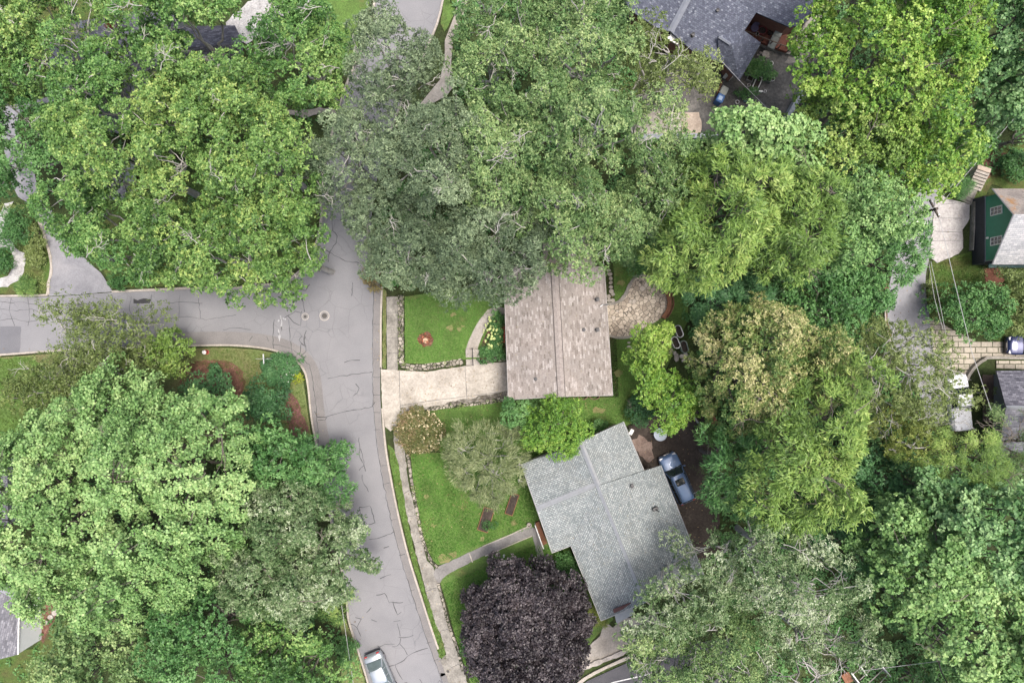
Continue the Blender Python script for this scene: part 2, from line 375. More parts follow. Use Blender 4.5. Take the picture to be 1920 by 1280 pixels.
for p in [[(555, 30), (570, 60), (575, 120), (585, 150)], [(575, 120), (550, 145)], [(565, 170), (575, 210), (600, 260)], [(550, 345), (610, 335), (635, 425), (595, 435), (570, 410), (550, 345)],
          [(605, 515), (670, 505), (735, 472)], [(640, 810), (685, 800), (710, 850), (730, 850), (755, 915), (775, 900)], [(730, 850), (785, 848)], [(590, 905), (615, 875)], [(615, 940), (645, 952)],
          [(730, 950), (770, 945)], [(500, 960), (540, 980), (560, 1030)], [(530, 930), (560, 940), (540, 980)], [(660, 720), (720, 700)], [(680, 560), (710, 550)]]: crk(p, *B_, wd=.06)
for p in [[(540, 395), (570, 410), (650, 385), (720, 370), (800, 372)], [(860, 270), (940, 272), (1030, 262), (1085, 235)], [(890, 290), (880, 360), (830, 405), (765, 412)], [(885, 370), (940, 440), (990, 530)],
          [(650, 775), (700, 715), (800, 680), (940, 615), (1000, 550), (1060, 510), (1130, 480), (1210, 455), (1300, 430)], [(800, 685), (860, 790), (880, 860), (920, 905)], [(1175, 900), (1215, 960)],
          [(1450, 950), (1480, 900), (1500, 950)], [(940, 950), (990, 945)], [(890, 250), (860, 120), (840, 60)]]: crk(p, *D_, wd=.055)
for p in [[(880, 60), (920, 0)], [(1090, 0), (1110, 60)], [(1180, -200), (1160, 0), (1175, 150)], [(1350, -200), (1370, 0), (1395, 190)], [(1560, 0), (1530, 60), (1560, 130), (1500, 100), (1480, 40), (1510, 0)], [(1500, 240), (1560, 180), (1560, 130)],
          [(1160, 100), (1260, 110), (1400, 160), (1520, 260), (1600, 350), (1640, 520), (1670, 760), (1690, 960), (1710, 1280)], [(1660, 900), (1690, 960), (1730, 970)]]: crk(p, *E_, wd=.05)
for p in [[(0, 470), (60, 480), (120, 470), (200, 490), (240, 470)], [(0, 510), (90, 520), (170, 510), (240, 530)], [(0, 570), (80, 560), (150, 580), (260, 560)], [(60, 450), (50, 520), (80, 600)], [(150, 450), (160, 560), (150, 600)],
          [(700, 440), (690, 520), (720, 560)], [(810, 430), (805, 520)], [(870, 560), (1000, 550), (1100, 565), (1260, 540)], [(880, 480), (960, 470), (1080, 480)], [(960, 440), (955, 560)], [(1060, 450), (1070, 560)], [(1190, 620), (1260, 610), (1340, 620)]]: crk(p, 0, 400, 2.844, wd=.035)
for yy in (590, 775, 870, 965, 1060, 1150): crk([(626, yy), (662, yy + 2)], *A_, wd=.04)
for a, b, c, d_ in ((672, 122, 702, 118), (683, 218, 712, 212), (722, 410, 750, 404), (765, 600, 796, 592), (820, 788, 848, 780), (848, 882, 876, 874), (910, 1065, 938, 1058), (945, 1160, 972, 1150)): crk([(a, b), (c, d_)], *B_, wd=.04)
crk([(a - 14, b) for a, b in smoothline(eg, 3)], 0, 0, 1.0, wd=.05)
o = cr.build('road_cracks', CRACK); o['kind'] = 'structure'
tp = MB(); tp.prism(jag(W([(252, 562), (268, 560), (282, 563), (281, 570), (270, 571), (262, 569), (251, 570)]), .12, .2), .008, .012); o = tp.build('tar_patch', TAR); o['kind'] = 'structure'
sheet('asphalt_patch', [(-60, 611), (40, 612), (38, 650), (36, 661), (0, 663), (-60, 665)], .008, ASPH2, rough=.03)
# --- verge, sidewalk, front yard
sheet('verge_grass', [(718, 540), (724, 545), (724, 690), (717, 690)], .05, GRASSO, rough=.05)
sheet('verge_grass', [(727, 832), (737, 838), (747, 865), (754, 900), (764, 970), (774, 1020), (782, 1050), (797, 1110), (813, 1150), (824, 1182), (835, 1215), (836, 1236), (824, 1232), (810, 1180), (794, 1120), (778, 1068), (764, 1018), (750, 960), (738, 900)], .05, GRASS, rough=.06)
sheet('sidewalk', [(725, 556), (746, 556), (746, 640), (746, 694), (726, 693), (725, 620)], .06, CONCO, rough=.02)
sheet('sidewalk', [(736, 790), (745, 800), (752, 815), (760, 850), (765, 900), (782, 971), (790, 1010), (800, 1050), (812, 1062), (826, 1100), (834, 1140), (845, 1182), (862, 1225), (868, 1250), (880, 1290), (975, 1560), (945, 1560), (846, 1290), (826, 1238), (830, 1232), (836, 1225), (828, 1195), (816, 1165), (800, 1115), (786, 1060), (776, 1020), (764, 970), (757, 930), (749, 880), (740, 840)], .06, CONCO, rough=.05)
sj = MB()
for y in (586, 634, 662): sj.ribbon(W([(725, y), (746, y)]), .03, None, .066)
for a in [(757, 925, 768, 918), (764, 968, 784, 964), (776, 1018, 792, 1012), (798, 1108, 818, 1100), (826, 1182, 846, 1176), (846, 1250, 868, 1240)]: sj.ribbon(W([a[:2], a[2:]]), .035, None, .066)
o = sj.build('sidewalk_joints', CRACK); o['kind'] = 'structure'
sheet('sidewalk', [(890, -40), (872, 20), (850, 70), (846, 120), (852, 160), (838, 180), (800, 200), (780, 205), (800, 180), (825, 150), (834, 110), (834, 77), (852, 30), (866, -40)], .06, CONC, rough=.02)
sheet('verge_grass', [(839, -40), (866, -40), (850, 30), (834, 60), (826, 45)], .05, GRASS, rough=.05)
# --- driveway with apron
sheet('driveway', [(714, 692), (748, 694), (800, 697), (870, 686), (960, 677), (975, 677), (975, 742), (951, 745), (880, 754), (803, 767), (775, 774), (758, 785), (744, 796), (732, 808), (722, 800), (717, 765)], .07, CONCW, rough=.03)
dj = MB()
for a in [[(749, 694), (750, 740), (751, 768)], [(872, 687), (874, 720), (876, 753)], [(751, 760), (800, 752), (880, 742), (951, 733)]]: dj.ribbon(W(smoothline(a, 5)), .035, None, .076, jit=.4)
o = dj.build('driveway_joints', CRACK); o['kind'] = 'structure'
sheet('leaf_litter', [(905, 742), (951, 735), (951, 745), (880, 754), (830, 762), (840, 753)], .078, M_noise('litter', [(.35, (.06, .05, .04)), (.55, (.13, .12, .10)), (.7, (.3, .28, .25))], 2.5, 9, .5), rough=.1)
# raised front lawn behind the stone wall
sheet('front_lawn', [(759, 556), (990, 520), (990, 640), (905, 672), (870, 674), (800, 682), (760, 681)], .42, GRASS)
sheet('mulch_bed', [(905, 640), (913, 622), (922, 600), (932, 585), (990, 580), (990, 674), (900, 674)], .43, MULCH, rough=.05)
sheet('side_lawn', [(803, 770), (880, 757), (951, 748), (1160, 744), (1150, 500), (1146, 470), (1240, 440), (1290, 520), (1290, 600), (1210, 780), (1170, 800), (1000, 880), (830, 850), (770, 800)], .03, GRASS)
sheet('side_lawn', [(770, 850), (830, 848), (1010, 850), (1060, 1050), (1010, 985), (1000, 992), (905, 1026), (835, 1058), (818, 1058), (806, 1046), (795, 1010), (784, 960), (774, 900)], .036, GRASS)
sheet('side_lawn', [(826, 1084), (850, 1066), (905, 1036), (1000, 1002), (1060, 1015), (1130, 1130), (1150, 1160), (1110, 1200), (1060, 1310), (990, 1500), (950, 1500), (868, 1235), (850, 1180), (838, 1130), (826, 1095)], .036, GRASS)
sheet('mown_strip', [(803, 770), (951, 748), (951, 770), (920, 800), (830, 800), (800, 790)], .042, GRASS)
# path to the grey house
sheet('garden_path', [(818, 1062), (835, 1056), (905, 1023), (960, 1000), (992, 985), (1004, 990), (1012, 1010), (1022, 1050), (1010, 1056), (1002, 1020), (998, 1004), (965, 1016), (910, 1040), (845, 1072), (830, 1084), (822, 1096), (812, 1075)], .065, M_noise('path_grey', [(.3, (.15, .145, .14)), (.7, (.24, .23, .22))], .8, 8, .3), rough=.03)
pe = MB(); pe.ribbon(W([(905, 1023), (960, 1000), (992, 985)]), .09, .0, .10, jit=.3); pe.ribbon(W([(910, 1041), (965, 1017), (997, 1004)]), .09, .0, .10, jit=.3); pe.ribbon(W([(880, 1036), (886, 1053)]), .1, .0, .075)
o = pe.build('path_edging', CURB); o['kind'] = 'structure'
# curved concrete walk to the front door
sheet('front_walk', [(945, 577), (930, 575), (915, 580), (900, 598), (888, 618), (878, 640), (873, 655), (873, 668), (898, 668), (896, 652), (903, 632), (915, 608), (925, 592), (946, 590)], .45, CONC, rough=.01)
# --- patio
pat = [(1132, 571), (1150, 569), (1163, 563), (1172, 552), (1180, 535), (1190, 520), (1205, 514), (1224, 518), (1236, 530), (1246, 542), (1251, 555), (1251, 575), (1245, 592), (1230, 603), (1212, 612), (1200, 622), (1190, 630), (1160, 633), (1142, 629), (1134, 627)]
sheet('stone_patio', pat, .12, FLAG, smooth=False)
pe = MB(); pe.ribbon(W(smoothline(pat[:7], 4)), .28, -.05, .20, jit=.2); pe.ribbon(W(smoothline(pat[-5:], 4)), .22, -.05, .16, jit=.2)
o = pe.build('patio_edging', CONCO); o['kind'] = 'structure'
# --- west corner island lawn + beds
sheet('corner_lawn', [(-60, 672), (0, 670), (84, 664), (250, 656), (352, 653), (430, 652), (485, 656), (516, 662), (543, 673), (558, 688), (567, 704), (573, 740), (578, 780), (586, 830), (560, 850), (420, 830), (300, 860), (-60, 860)], .05, GRASSO)
sheet('mulch_bed', [(335, 690), (355, 680), (385, 674), (415, 674), (440, 682), (455, 695), (460, 715), (450, 760), (340, 770)], .06, MULCH, rough=.12)
sheet('ground_cover_bed', [(534, 740), (545, 735), (556, 750), (566, 775), (576, 800), (582, 830), (545, 830), (538, 790), (532, 760)], .06, MULCHP, rough=.12)
sheet('west_lawn', [(-60, 675), (60, 668), (100, 700), (110, 780), (80, 840), (-300, 830), (-300, 675)], .056, GRASS, rough=.1)
# --- west: driveway, gravel path, garden
sheet('driveway', [(-60, 205), (0, 203), (60, 188), (110, 178), (108, 188), (60, 200), (35, 215), (30, 240), (60, 300), (70, 350), (90, 380), (110, 420), (140, 465), (165, 490), (190, 512), (211, 546), (150, 552), (91, 555), (92, 530), (97, 510), (95, 480), (85, 445), (74, 415), (60, 385), (35, 370), (20, 340), (0, 240), (-60, 230)], .045, M_noise('drive_asphalt', [(.3, (.15, .15, .165)), (.5, (.22, .22, .235)), (.7, (.27, .265, .275))], .5, 10, .25), rough=.03)
de = MB(); de.ribbon(W(smoothline([(74, 413), (85, 445), (95, 480), (97, 510), (92, 530), (91, 552)], 4)), .22, -.02, .09, jit=.3); o = de.build('driveway_edging', CURB); o['kind'] = 'structure'
sheet('planting_bed', [(-60, 380), (60, 385), (74, 415), (85, 445), (95, 480), (96, 510), (91, 550), (-60, 552)], .03, GRASSD, rough=.05)
sheet('gravel_path', [(-60, 430), (0, 400), (10, 380), (25, 378), (18, 395), (8, 420), (10, 435), (22, 450), (30, 465), (46, 475), (48, 490), (44, 510), (36, 525), (14, 538), (-60, 545), (-60, 520), (0, 520), (14, 517), (24, 500), (26, 485), (20, 468), (0, 465), (-60, 462)], .05, GRAVEL, rough=.08)
sheet('north_lawn', [(600, -40), (700, -40), (690, 20), (672, 90), (650, 140), (590, 130), (560, 60)], .03, GRASS, rough=.1)
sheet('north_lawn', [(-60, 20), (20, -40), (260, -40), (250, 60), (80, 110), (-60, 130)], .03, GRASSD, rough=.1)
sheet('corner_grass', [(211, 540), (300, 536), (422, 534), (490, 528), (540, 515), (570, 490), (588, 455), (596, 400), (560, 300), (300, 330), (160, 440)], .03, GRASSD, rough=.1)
sheet('concrete_pad', [(425, 40), (480, -10), (500, -40), (610, -40), (585, 5), (560, 20), (520, 40), (470, 80), (440, 82)], .05, GRAVEL, rough=.15)
sheet('garden_path', [(-60, -40), (-20, -10), (30, 28), (45, 45), (30, 50), (0, 33), (-60, -5)], .05, CONC)
sheet('garden_path', [(535, 205), (560, 206), (600, 202), (632, 204), (632, 214), (600, 213), (570, 222), (545, 216)], .05, CONC, rough=.08)
# --- north-east yard
sheet('yard_ground', [(1180, 190), (1250, 130), (1300, 90), (1420, 20), (1500, 60), (1545, -40), (1580, -40), (1560, 60), (1500, 240), (1470, 270), (1180, 262)], .03, DIRTG, rough=.1)
sheet('concrete_pad', [(1278, 212), (1310, 210), (1316, 235), (1312, 254), (1278, 256)], .06, SAND, rough=.06)
sheet('concrete_pad', [(1190, 215), (1240, 205), (1276, 212), (1276, 256), (1190, 254)], .06, CONCW, rough=.1)
sheet('concrete_strip', [(1502, 60), (1512, 44), (1545, -20), (1575, -20), (1540, 60), (1505, 120), (1470, 118), (1488, 92)], .05, CONCO, rough=.12)
# --- east lane, pad, pavers
sheet('lane', [(1738, 335), (1770, 345), (1758, 370), (1752, 400), (1745, 440), (1742, 480), (1735, 520), (1736, 550), (1742, 590), (1746, 625), (1752, 660), (1768, 720), (1776, 790), (1740, 800), (1725, 740), (1700, 690), (1674, 640), (1664, 600), (1664, 560), (1668, 530), (1676, 490), (1688, 430), (1710, 380), (1728, 350)], .04, M_noise('lane_asphalt', [(.3, (.20, .20, .215)), (.7, (.27, .27, .285))], .4, 12, .2), rough=.02)
ec = MB(); ec.ribbon(W(smoothline([(1660, 560), (1659, 600), (1668, 640)], 4)), .12, -.02, .14); o = ec.build('lane_curb', CURB); o['kind'] = 'structure'
sheet('dead_grass_strip', [(1659, 530), (1666, 530), (1664, 600), (1672, 630), (1664, 628), (1659, 600)], .035, MULCH, rough=.05)
sheet('concrete_pad', [(1754, 368), (1762, 364), (1776, 374), (1800, 378), (1818, 384), (1818, 410), (1805, 430), (1806, 465), (1797, 476), (1757, 493), (1742, 482), (1748, 430), (1752, 395)], .10, M_noise('pad_concrete', [(.3, (.30, .285, .28)), (.5, (.39, .37, .36)), (.7, (.47, .45, .43))], .8, 6, .35), rough=.04)
pj = MB()
for a in [[(1762, 384), (1800, 381)], [(1752, 409), (1802, 410)], [(1750, 434), (1805, 436)], [(1746, 452), (1805, 451)]]: pj.ribbon(W(smoothline(a, 4)), .035, None, .106, jit=.5)
o = pj.build('pad_joints', CRACK); o['kind'] = 'structure'
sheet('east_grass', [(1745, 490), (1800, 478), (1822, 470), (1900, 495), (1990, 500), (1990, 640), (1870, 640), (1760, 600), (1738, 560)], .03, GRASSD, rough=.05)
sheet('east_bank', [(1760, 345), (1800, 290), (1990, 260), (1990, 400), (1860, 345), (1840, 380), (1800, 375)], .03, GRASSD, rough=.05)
sheet('clay_slope', [(1830, 330), (1836, 300), (1850, 290), (1880, 285), (1900, 295), (1920, 290), (1920, 308), (1880, 312), (1860, 320), (1850, 335)], .04, MULCH, rough=.15)
m_, t_, b_ = newmat('pavers'); uv_ = t_.nodes.new('ShaderNodeTexCoord'); br_ = t_.nodes.new('ShaderNodeTexBrick'); t_.links.new(uv_.outputs['Object'], br_.inputs['Vector'])
br_.inputs['Scale'].default_value = 1; br_.inputs['Brick Width'].default_value = 1.05; br_.inputs['Row Height'].default_value = .52; br_.inputs['Mortar Size'].default_value = .045; br_.offset = .5
br_.inputs['Color1'].default_value = (.30, .27, .22, 1); br_.inputs['Color2'].default_value = (.40, .36, .295, 1); br_.inputs['Mortar'].default_value = (.08, .08, .05, 1)
f_ = tex(t_, 5, 5, .7); g_ = ramp(t_, f_.outputs[0], [(.3, (.72,) * 3), (.7, (1.15,) * 3)]); t_.links.new(mixc(t_, 1.0, br_.outputs['Color'], g_, 'MULTIPLY'), b_.inputs['Base Color']); b_.inputs['Roughness'].default_value = .9
PAVE = m_
sheet('paver_driveway', [(1742, 598), (1760, 602), (1780, 615), (1830, 640), (1990, 640), (1990, 668), (1880, 668), (1845, 668), (1825, 682), (1812, 700), (1800, 716), (1775, 735), (1756, 730), (1752, 690), (1748, 640)], .05, PAVE)
sheet('paver_driveway', [(1868, 676), (1990, 676), (1990, 694), (1868, 690)], .05, PAVE)
sheet('brown_patio', [(1842, 702), (1872, 704), (1880, 730), (1880, 790), (1842, 790)], .05, M_noise('brown_deck', [(.3, (.07, .05, .04)), (.7, (.15, .11, .09))], .8, 8, .4), rough=.03)
sheet('brick_pad', [(1845, 502), (1880, 502), (1884, 535), (1866, 540), (1848, 530)], .06, M_noise('brick_pad', [(.3, (.16, .065, .04)), (.7, (.27, .12, .08))], 1.0, 8, .35), rough=.03)
# --- parking court, south drive and lower road
sheet('dirt_court', [(1180, 800), (1240, 770), (1300, 760), (1350, 790), (1350, 900), (1350, 1040), (1300, 1060), (1260, 1000), (1200, 900), (1170, 840)], .03, DIRT, rough=.15)
sheet('driveway', [(1100, 1215), (1125, 1190), (1133, 1166), (1150, 1175), (1165, 1160), (1230, 1150), (1260, 1200), (1200, 1215), (1150, 1225), (1078, 1252), (1085, 1230)], .05, CONC, rough=.05)
sheet('lower_road', [(960, 1560), (1075, 1300), (1100, 1276), (1175, 1242), (1240, 1220), (1330, 1200), (1420, 1190), (1300, 1560)], .02, ASPHD)
lm = MB(); lm.ribbon(W([(1100, 1298), (1150, 1278), (1220, 1262)]), .10, None, .03); o = lm.build('road_marking', M_flat('worn_white_paint', (.45, .45, .45), .8)); o['kind'] = 'structure'
lc = MB(); lc.ribbon(W(smoothline([(1066, 1300), (1100, 1268), (1175, 1232), (1240, 1208)], 4)), .28, -.02, .12, jit=.2); o = lc.build('curb', CURB); o['kind'] = 'structure'
sheet('bare_earth', [(1180, 830), (1200, 815), (1222, 830), (1226, 860), (1215, 868), (1200, 852)], .04, M_noise('red_clay', [(.3, (.13, .09, .075)), (.7, (.26, .20, .17))], 1.2, 6, .4), rough=.12)
sheet('bare_earth', [(640, 1160), (650, 1160), (690, 1290), (640, 1290)], .03, GRASSO, rough=.12)
sheet('bare_earth', [(60, 1155), (75, 1128), (110, 1130), (100, 1170), (80, 1205)], .04, MULCH, rough=.08)
sheet('worn_grass', [(-60, 1235), (60, 1215), (120, 1150), (160, 1200), (60, 1300), (-60, 1300)], .03, GRASSD, rough=.08)

pm = MB()
for pts in ([(526, 592), (529, 604), (528, 618)], [(523, 616), (525, 632), (524, 640)], [(530, 596), (536, 598)], [(521, 604), (524, 600)]): pm.ribbon(jag(W(pts), .05, .3)[:6], .12, None, .012, jit=.6)
o = pm.build('faded_road_paint', M_flat('faded_paint', (.33, .33, .335), .9, var=.3)); o['kind'] = 'structure'

DRY = M_noise('dry_turf', [(.3, (.20, .17, .08)), (.7, (.17, .19, .07))], 1.5, 9, .4)
for x, y, r in ((844, 614, 6), (861, 617, 5), (868, 612, 4), (850, 590, 5)): sheet('dry_patch', [(x + r * math.cos(q) * random.uniform(.6, 1.3), y + r * .8 * math.sin(q) * random.uniform(.6, 1.3)) for q in np.arange(9) / 9 * 6.283], .455, DRY, rough=.08)
for x, y, r in ((832, 1048, 12), (850, 1040, 7), (812, 985, 5), (800, 930, 5), (963, 980, 6), (1120, 768, 12), (1160, 700, 8), (1165, 530, 8), (905, 1010, 6), (880, 900, 6)): sheet('dry_patch', [(x + r * math.cos(q) * random.uniform(.6, 1.3), y + r * .8 * math.sin(q) * random.uniform(.6, 1.3)) for q in np.arange(9) / 9 * 6.283], .068, DRY, rough=.1)
# ------------------------------------------------------------------ houses
RF_BROWN = M_shingle('brown_shingles', [(.0, (.155, .135, .12)), (.14, (.205, .182, .164)), (.25, (.235, .210, .190)), (.76, (.25, .225, .205)), (.84, (.30, .275, .255)), (1, (.35, .325, .305))], .38, .15, (.17, .15, .14), .008, mfac=.5)
RF_GREY = M_shingle('grey_green_shingles', [(.0, (.17, .19, .19)), (.3, (.235, .26, .26)), (.7, (.275, .30, .297)), (1, (.33, .35, .34))], .27, .155, (.075, .088, .09), .024, stain=(.20, .205, .19), mfac=.85)
RF_BLUE = M_shingle('slate_blue_shingles', [(.0, (.07, .078, .105)), (.5, (.10, .11, .145)), (.86, (.12, .135, .17)), (.95, (.165, .18, .22)), (1, (.21, .23, .27))], .2, .15, (.06, .065, .085), .012)
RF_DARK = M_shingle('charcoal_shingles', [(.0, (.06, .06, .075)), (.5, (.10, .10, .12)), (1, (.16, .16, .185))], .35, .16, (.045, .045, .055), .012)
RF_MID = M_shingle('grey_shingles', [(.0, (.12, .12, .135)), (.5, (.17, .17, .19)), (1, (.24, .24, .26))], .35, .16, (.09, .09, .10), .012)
RF_PALE = M_shingle('pale_shingles', [(.0, (.27, .28, .29)), (.5, (.34, .35, .355)), (1, (.42, .42, .42))], .35, .18, (.2, .2, .21), .012)
RF_MOSS = M_noise('mossy_roof', [(.3, (.17, .15, .14)), (.5, (.28, .25, .23)), (.65, (.30, .17, .08)), (.8, (.34, .31, .28))], .9, 7, .4)
WALL_TAN = M_noise('tan_siding', [(.3, (.33, .28, .22)), (.7, (.42, .37, .30))], .6, 9, .15)
WALL_BRICK = M_noise('red_brick', [(.3, (.17, .06, .045)), (.7, (.27, .11, .08))], 1.2, 9, .3)
WALL_WHITE = M_flat('white_siding', (.80, .81, .83), .6, var=.05)
WALL_GREEN = M_flat('green_siding', (.022, .20, .12), .55, var=.12)
WALL_GREY = M_flat('grey_siding', (.18, .19, .20), .7)
WALL_BLACK = M_flat('dark_basement', (.02, .024, .032), .7, var=.3)
TRIM = M_flat('white_trim', (.74, .73, .70), .5, var=.08)
TRIMD = M_flat('dark_trim', (.05, .045, .04), .6)
FLASH = M_flat('ridge_metal', (.23, .24, .25), .5, .3)
WOODR = M_noise('red_deck_boards', [(.3, (.13, .045, .03)), (.7, (.22, .085, .06))], 1.3, 8, .35)
WOODO = M_noise('orange_wood', [(.3, (.17, .08, .045)), (.7, (.28, .135, .08))], 1.5, 10, .3)
WOODG = M_noise('weathered_wood', [(.3, (.24, .22, .20)), (.7, (.38, .35, .32))], 1.5, 10, .3)
GLASS = M_flat('window_glass', (.03, .04, .05), .08, var=.2, spec=.8)
METAL = M_flat('galvanised_metal', (.45, .46, .47), .35, .8)
BLACK = M_flat('black_plastic', (.02, .02, .022), .5)
def solid(mb, A, Rg, B, A2, R2, B2, inset=.45, drop=.16):
    """pentagonal wall prism under a gable: eave A - ridge Rg - eave B at one end, A2 - R2 - B2 at the other"""
    pts = [Vector(p) for p in (A, Rg, B, A2, R2, B2)]
    ax = (pts[4] - pts[1]); ax.z = 0; ax.normalize()
    ends = []
    for e, sgn in ((pts[:3], 1), (pts[3:], -1)):
        a, r, b = e; u = (b - a); u.z = 0; L = u.length; u.normalize()
        sa = (r.z - a.z) / max(.1, ((r - a).dot(u))); sb = (r.z - b.z) / max(.1, ((b - r).dot(u)))
        a2 = a + u * inset + ax * sgn * inset; a2.z = a.z + sa * inset - drop
        b2 = b - u * inset + ax * sgn * inset; b2.z = b.z + sb * inset - drop
        r2 = r + ax * sgn * inset; r2.z = r.z - drop
        ends.append([Vector((a2.x, a2.y, -.1)), a2, r2, b2, Vector((b2.x, b2.y, -.1))])
    vs = ends[0] + ends[1]
    fs = [(0, 1, 2, 3, 4), (9, 8, 7, 6, 5)] + [(i, i + 5, (i + 1) % 5 + 5, (i + 1) % 5) for i in range(5)]
    mb.add([tuple(v) for v in vs], fs); return ends
def add_window(par, p, q, z0, z1, out, panes=(2, 2)):
    """window in the vertical wall from p to q (xy), facing out (xy unit)"""
    p = Vector((p[0], p[1], 0)); q = Vector((q[0], q[1], 0)); u = (q - p).normalized(); L = (q - p).length; n = Vector((out[0], out[1], 0)).normalized(); c = (p + q) / 2
    ang = math.atan2(u.y, u.x)
    fr = MB(); t = .07
    for dx, dz, w_, h_ in ((0, z1 - z0 + t, L + 2 * t, t), (0, -t * .0, L + 2 * t, t), (-L / 2 - t / 2, (z1 - z0) / 2, t, z1 - z0), (L / 2 + t / 2, (z1 - z0) / 2, t, z1 - z0)):
        cc = c + u * dx + n * .03; fr.box((cc.x, cc.y, z0 + dz), (w_, .07, h_), ang)
    for i in range(1, panes[0]):
        cc = c + u * (L * (i / panes[0] - .5)) + n * .03; fr.box((cc.x, cc.y, (z0 + z1) / 2), (.035, .05, z1 - z0), ang)
    for i in range(1, panes[1]):
        cc = c + n * .028; fr.box((cc.x, cc.y, z0 + (z1 - z0) * i / panes[1]), (L, .045, .035), ang)
    wn = fr.build('window', TRIM, par)
    g = MB(); cc = c + n * .012; g.box((cc.x, cc.y, (z0 + z1) / 2 + t / 2), (L, .02, z1 - z0), ang); g.build('pane', GLASS, wn)
    return wn
def windows_on(par, a, b, zs, frac, wdt=1.0):
    a = Vector((a.x, a.y)); b = Vector((b.x, b.y)); u = (b - a).normalized(); n = Vector((u.y, -u.x))
    for f in frac:
        c = a.lerp(b, f); add_window(par, c - u * wdt / 2, c + u * wdt / 2, zs[0], zs[1], n)
def vents(par, pts, z):
    for (x, y) in pts:
        p = P(x, y, z); m = MB(); m.lathe((p.x, p.y, p.z - .1), [(.11, 0), (.11, .3), (.16, .32), (.16, .4), (.02, .42)], 10)
        m.box((p.x, p.y, p.z - .03), (.34, .34, .05), .3); m.build('roof_vent', BLACK, par)
def ridge_cap(mb, a, b, w_=.36):
    a = Vector(a); b = Vector(b); t = (b - a).normalized(); u = Vector((-t.y, t.x, 0)).normalized()
    vs = []
    for p in (a, b): vs += [tuple(p + u * w_ / 2 + Vector((0, 0, -.02))), tuple(p + Vector((0, 0, .07))), tuple(p - u * w_ / 2 + Vector((0, 0, -.02)))]
    mb.add(vs, [(0, 1, 4, 3), (1, 2, 5, 4)])
def edge_trim(mb, pts, t=.06, h=.12):
    for i in range(len(pts) - 1):
        mb.tube([Vector(pts[i]), Vector(pts[i + 1])], t, 4)

# --- brown-roofed house
h1 = thing('house', 'house with the brown mottled shingle roof beside the curved stone patio', 'house', P(1045, 625))
e, r = 3.9, 5.3
A, B, C, D = P(944, 503, e), P(1133, 499, e), P(1149, 741, e), P(953, 749, e); R1, R2 = P(1040, 501, r), P(1053, 743, r)
rf = MB(); rf.slab([A, R1, R2, D], .14); rf.slab([R1, B, C, R2], .14); ro = rf.build('roof', RF_BROWN, h1, uv=True)
rc = MB(); ridge_cap(rc, R1, R2, .62); rc.build('ridge_cap', M_noise('brown_ridge', [(.35, (.22, .19, .175)), (.65, (.30, .27, .25))], 3, 9, .3), ro)
rc = MB(); rc.ribbon([(R1.x - .31, R1.y), (R2.x - .31, R2.y)], .05, 5.2, 5.31); rc.ribbon([(R1.x + .31, R1.y), (R2.x + .31, R2.y)], .05, 5.2, 5.31); rc.build('ridge_seam', M_flat('seam', (.08, .07, .065), .9), ro)
et = MB(); edge_trim(et, [B, C, R2, D, A], .03); et.build('drip_edge', M_flat('edge_metal', (.36, .34, .32), .5), ro)
wl = MB(); ends = solid(wl, A, R1, B, D, R2, C, .5, .18); wl.build('wall', WALL_TAN, h1)
n0 = MB(); EA, EB, EC, ED = P(1016, 444, e - .3), P(1112, 438, e - .3), P(1117, 500, e - .3), P(1020, 502, e - .3); ER1, ER2 = P(1062, 441, r - .45), P(1066, 500, r - .45)
n0.slab([EA, ER1, ER2, ED], .14); n0.slab([ER1, EB, EC, ER2], .14); n0.build('roof', RF_BROWN, h1, uv=True)
wl = MB(); solid(wl, EA, ER1, EB, ED, ER2, EC, .4, .18); wl.build('wall', WALL_TAN, h1)
vents(h1, [(1120, 561), (1094, 618), (1120, 618), (1004, 710), (1036, 726)], 4.4)
ch = MB(); c = P(1010, 502, 5.6); ch.box((c.x, c.y, 4.9), (.9, .8, 1.5)); co = ch.build('chimney', WALL_BRICK, h1)
cc = MB(); cc.box((c.x, c.y, 5.7), (1.05, .95, .1)); cc.build('chimney_cap', CONC, co)
dm = MB(); dm.tube([P(1125, 575, 4.25), P(1130, 571, 4.3), P(1139, 571, 4.0), P(1141, 571, .3)], .045, 6); dm.build('downspout', METAL, h1)
wa, wb = ends[0][0], ends[1][0]   # west wall foot
windows_on(h1, wb, wa, (1.3, 2.6), (.15, .85), 1.3)
u = (wa - wb).normalized(); dcen = wb.lerp(wa, .62); nn = Vector((-abs(u.y), 0, 0))
dr = MB(); dr.box((dcen.x - .04, dcen.y, 1.55), (.08, 1.0, 2.2), 0); do = dr.build('door', M_flat('red_door', (.28, .03, .03), .5), h1)
dh = MB(); dh.lathe((dcen.x - .12, dcen.y - .38, 1.45), [(.03, -.03), (.05, 0), (.03, .03)], 8); dh.build('handle', METAL, do)
ea, eb = ends[0][4], ends[1][4]; windows_on(h1, ea, eb, (1.2, 2.5), (.25, .5, .8), 1.3)
windows_on(h1, ends[1][0], ends[1][4], (1.3, 2.5), (.3,), 1.2)
# two arched window wells on its south wall
for i, x in enumerate((1092, 1114)):
    ww = MB(); q = P(x, 744, .0)
    arc = [(q.x + .5 * math.cos(a), q.y + .25 - .45 * math.sin(a)) for a in np.linspace(0, math.pi, 11)]
    ww.ribbon(arc, .06, -.05, .35); o = ww.build('window_well', M_flat('well_brown', (.16, .09, .07), .8)); tag(o, '%s half round window well under the south eave of the brown roof' % ('left' if i == 0 else 'right'), 'window well', 'window wells at the brown house')

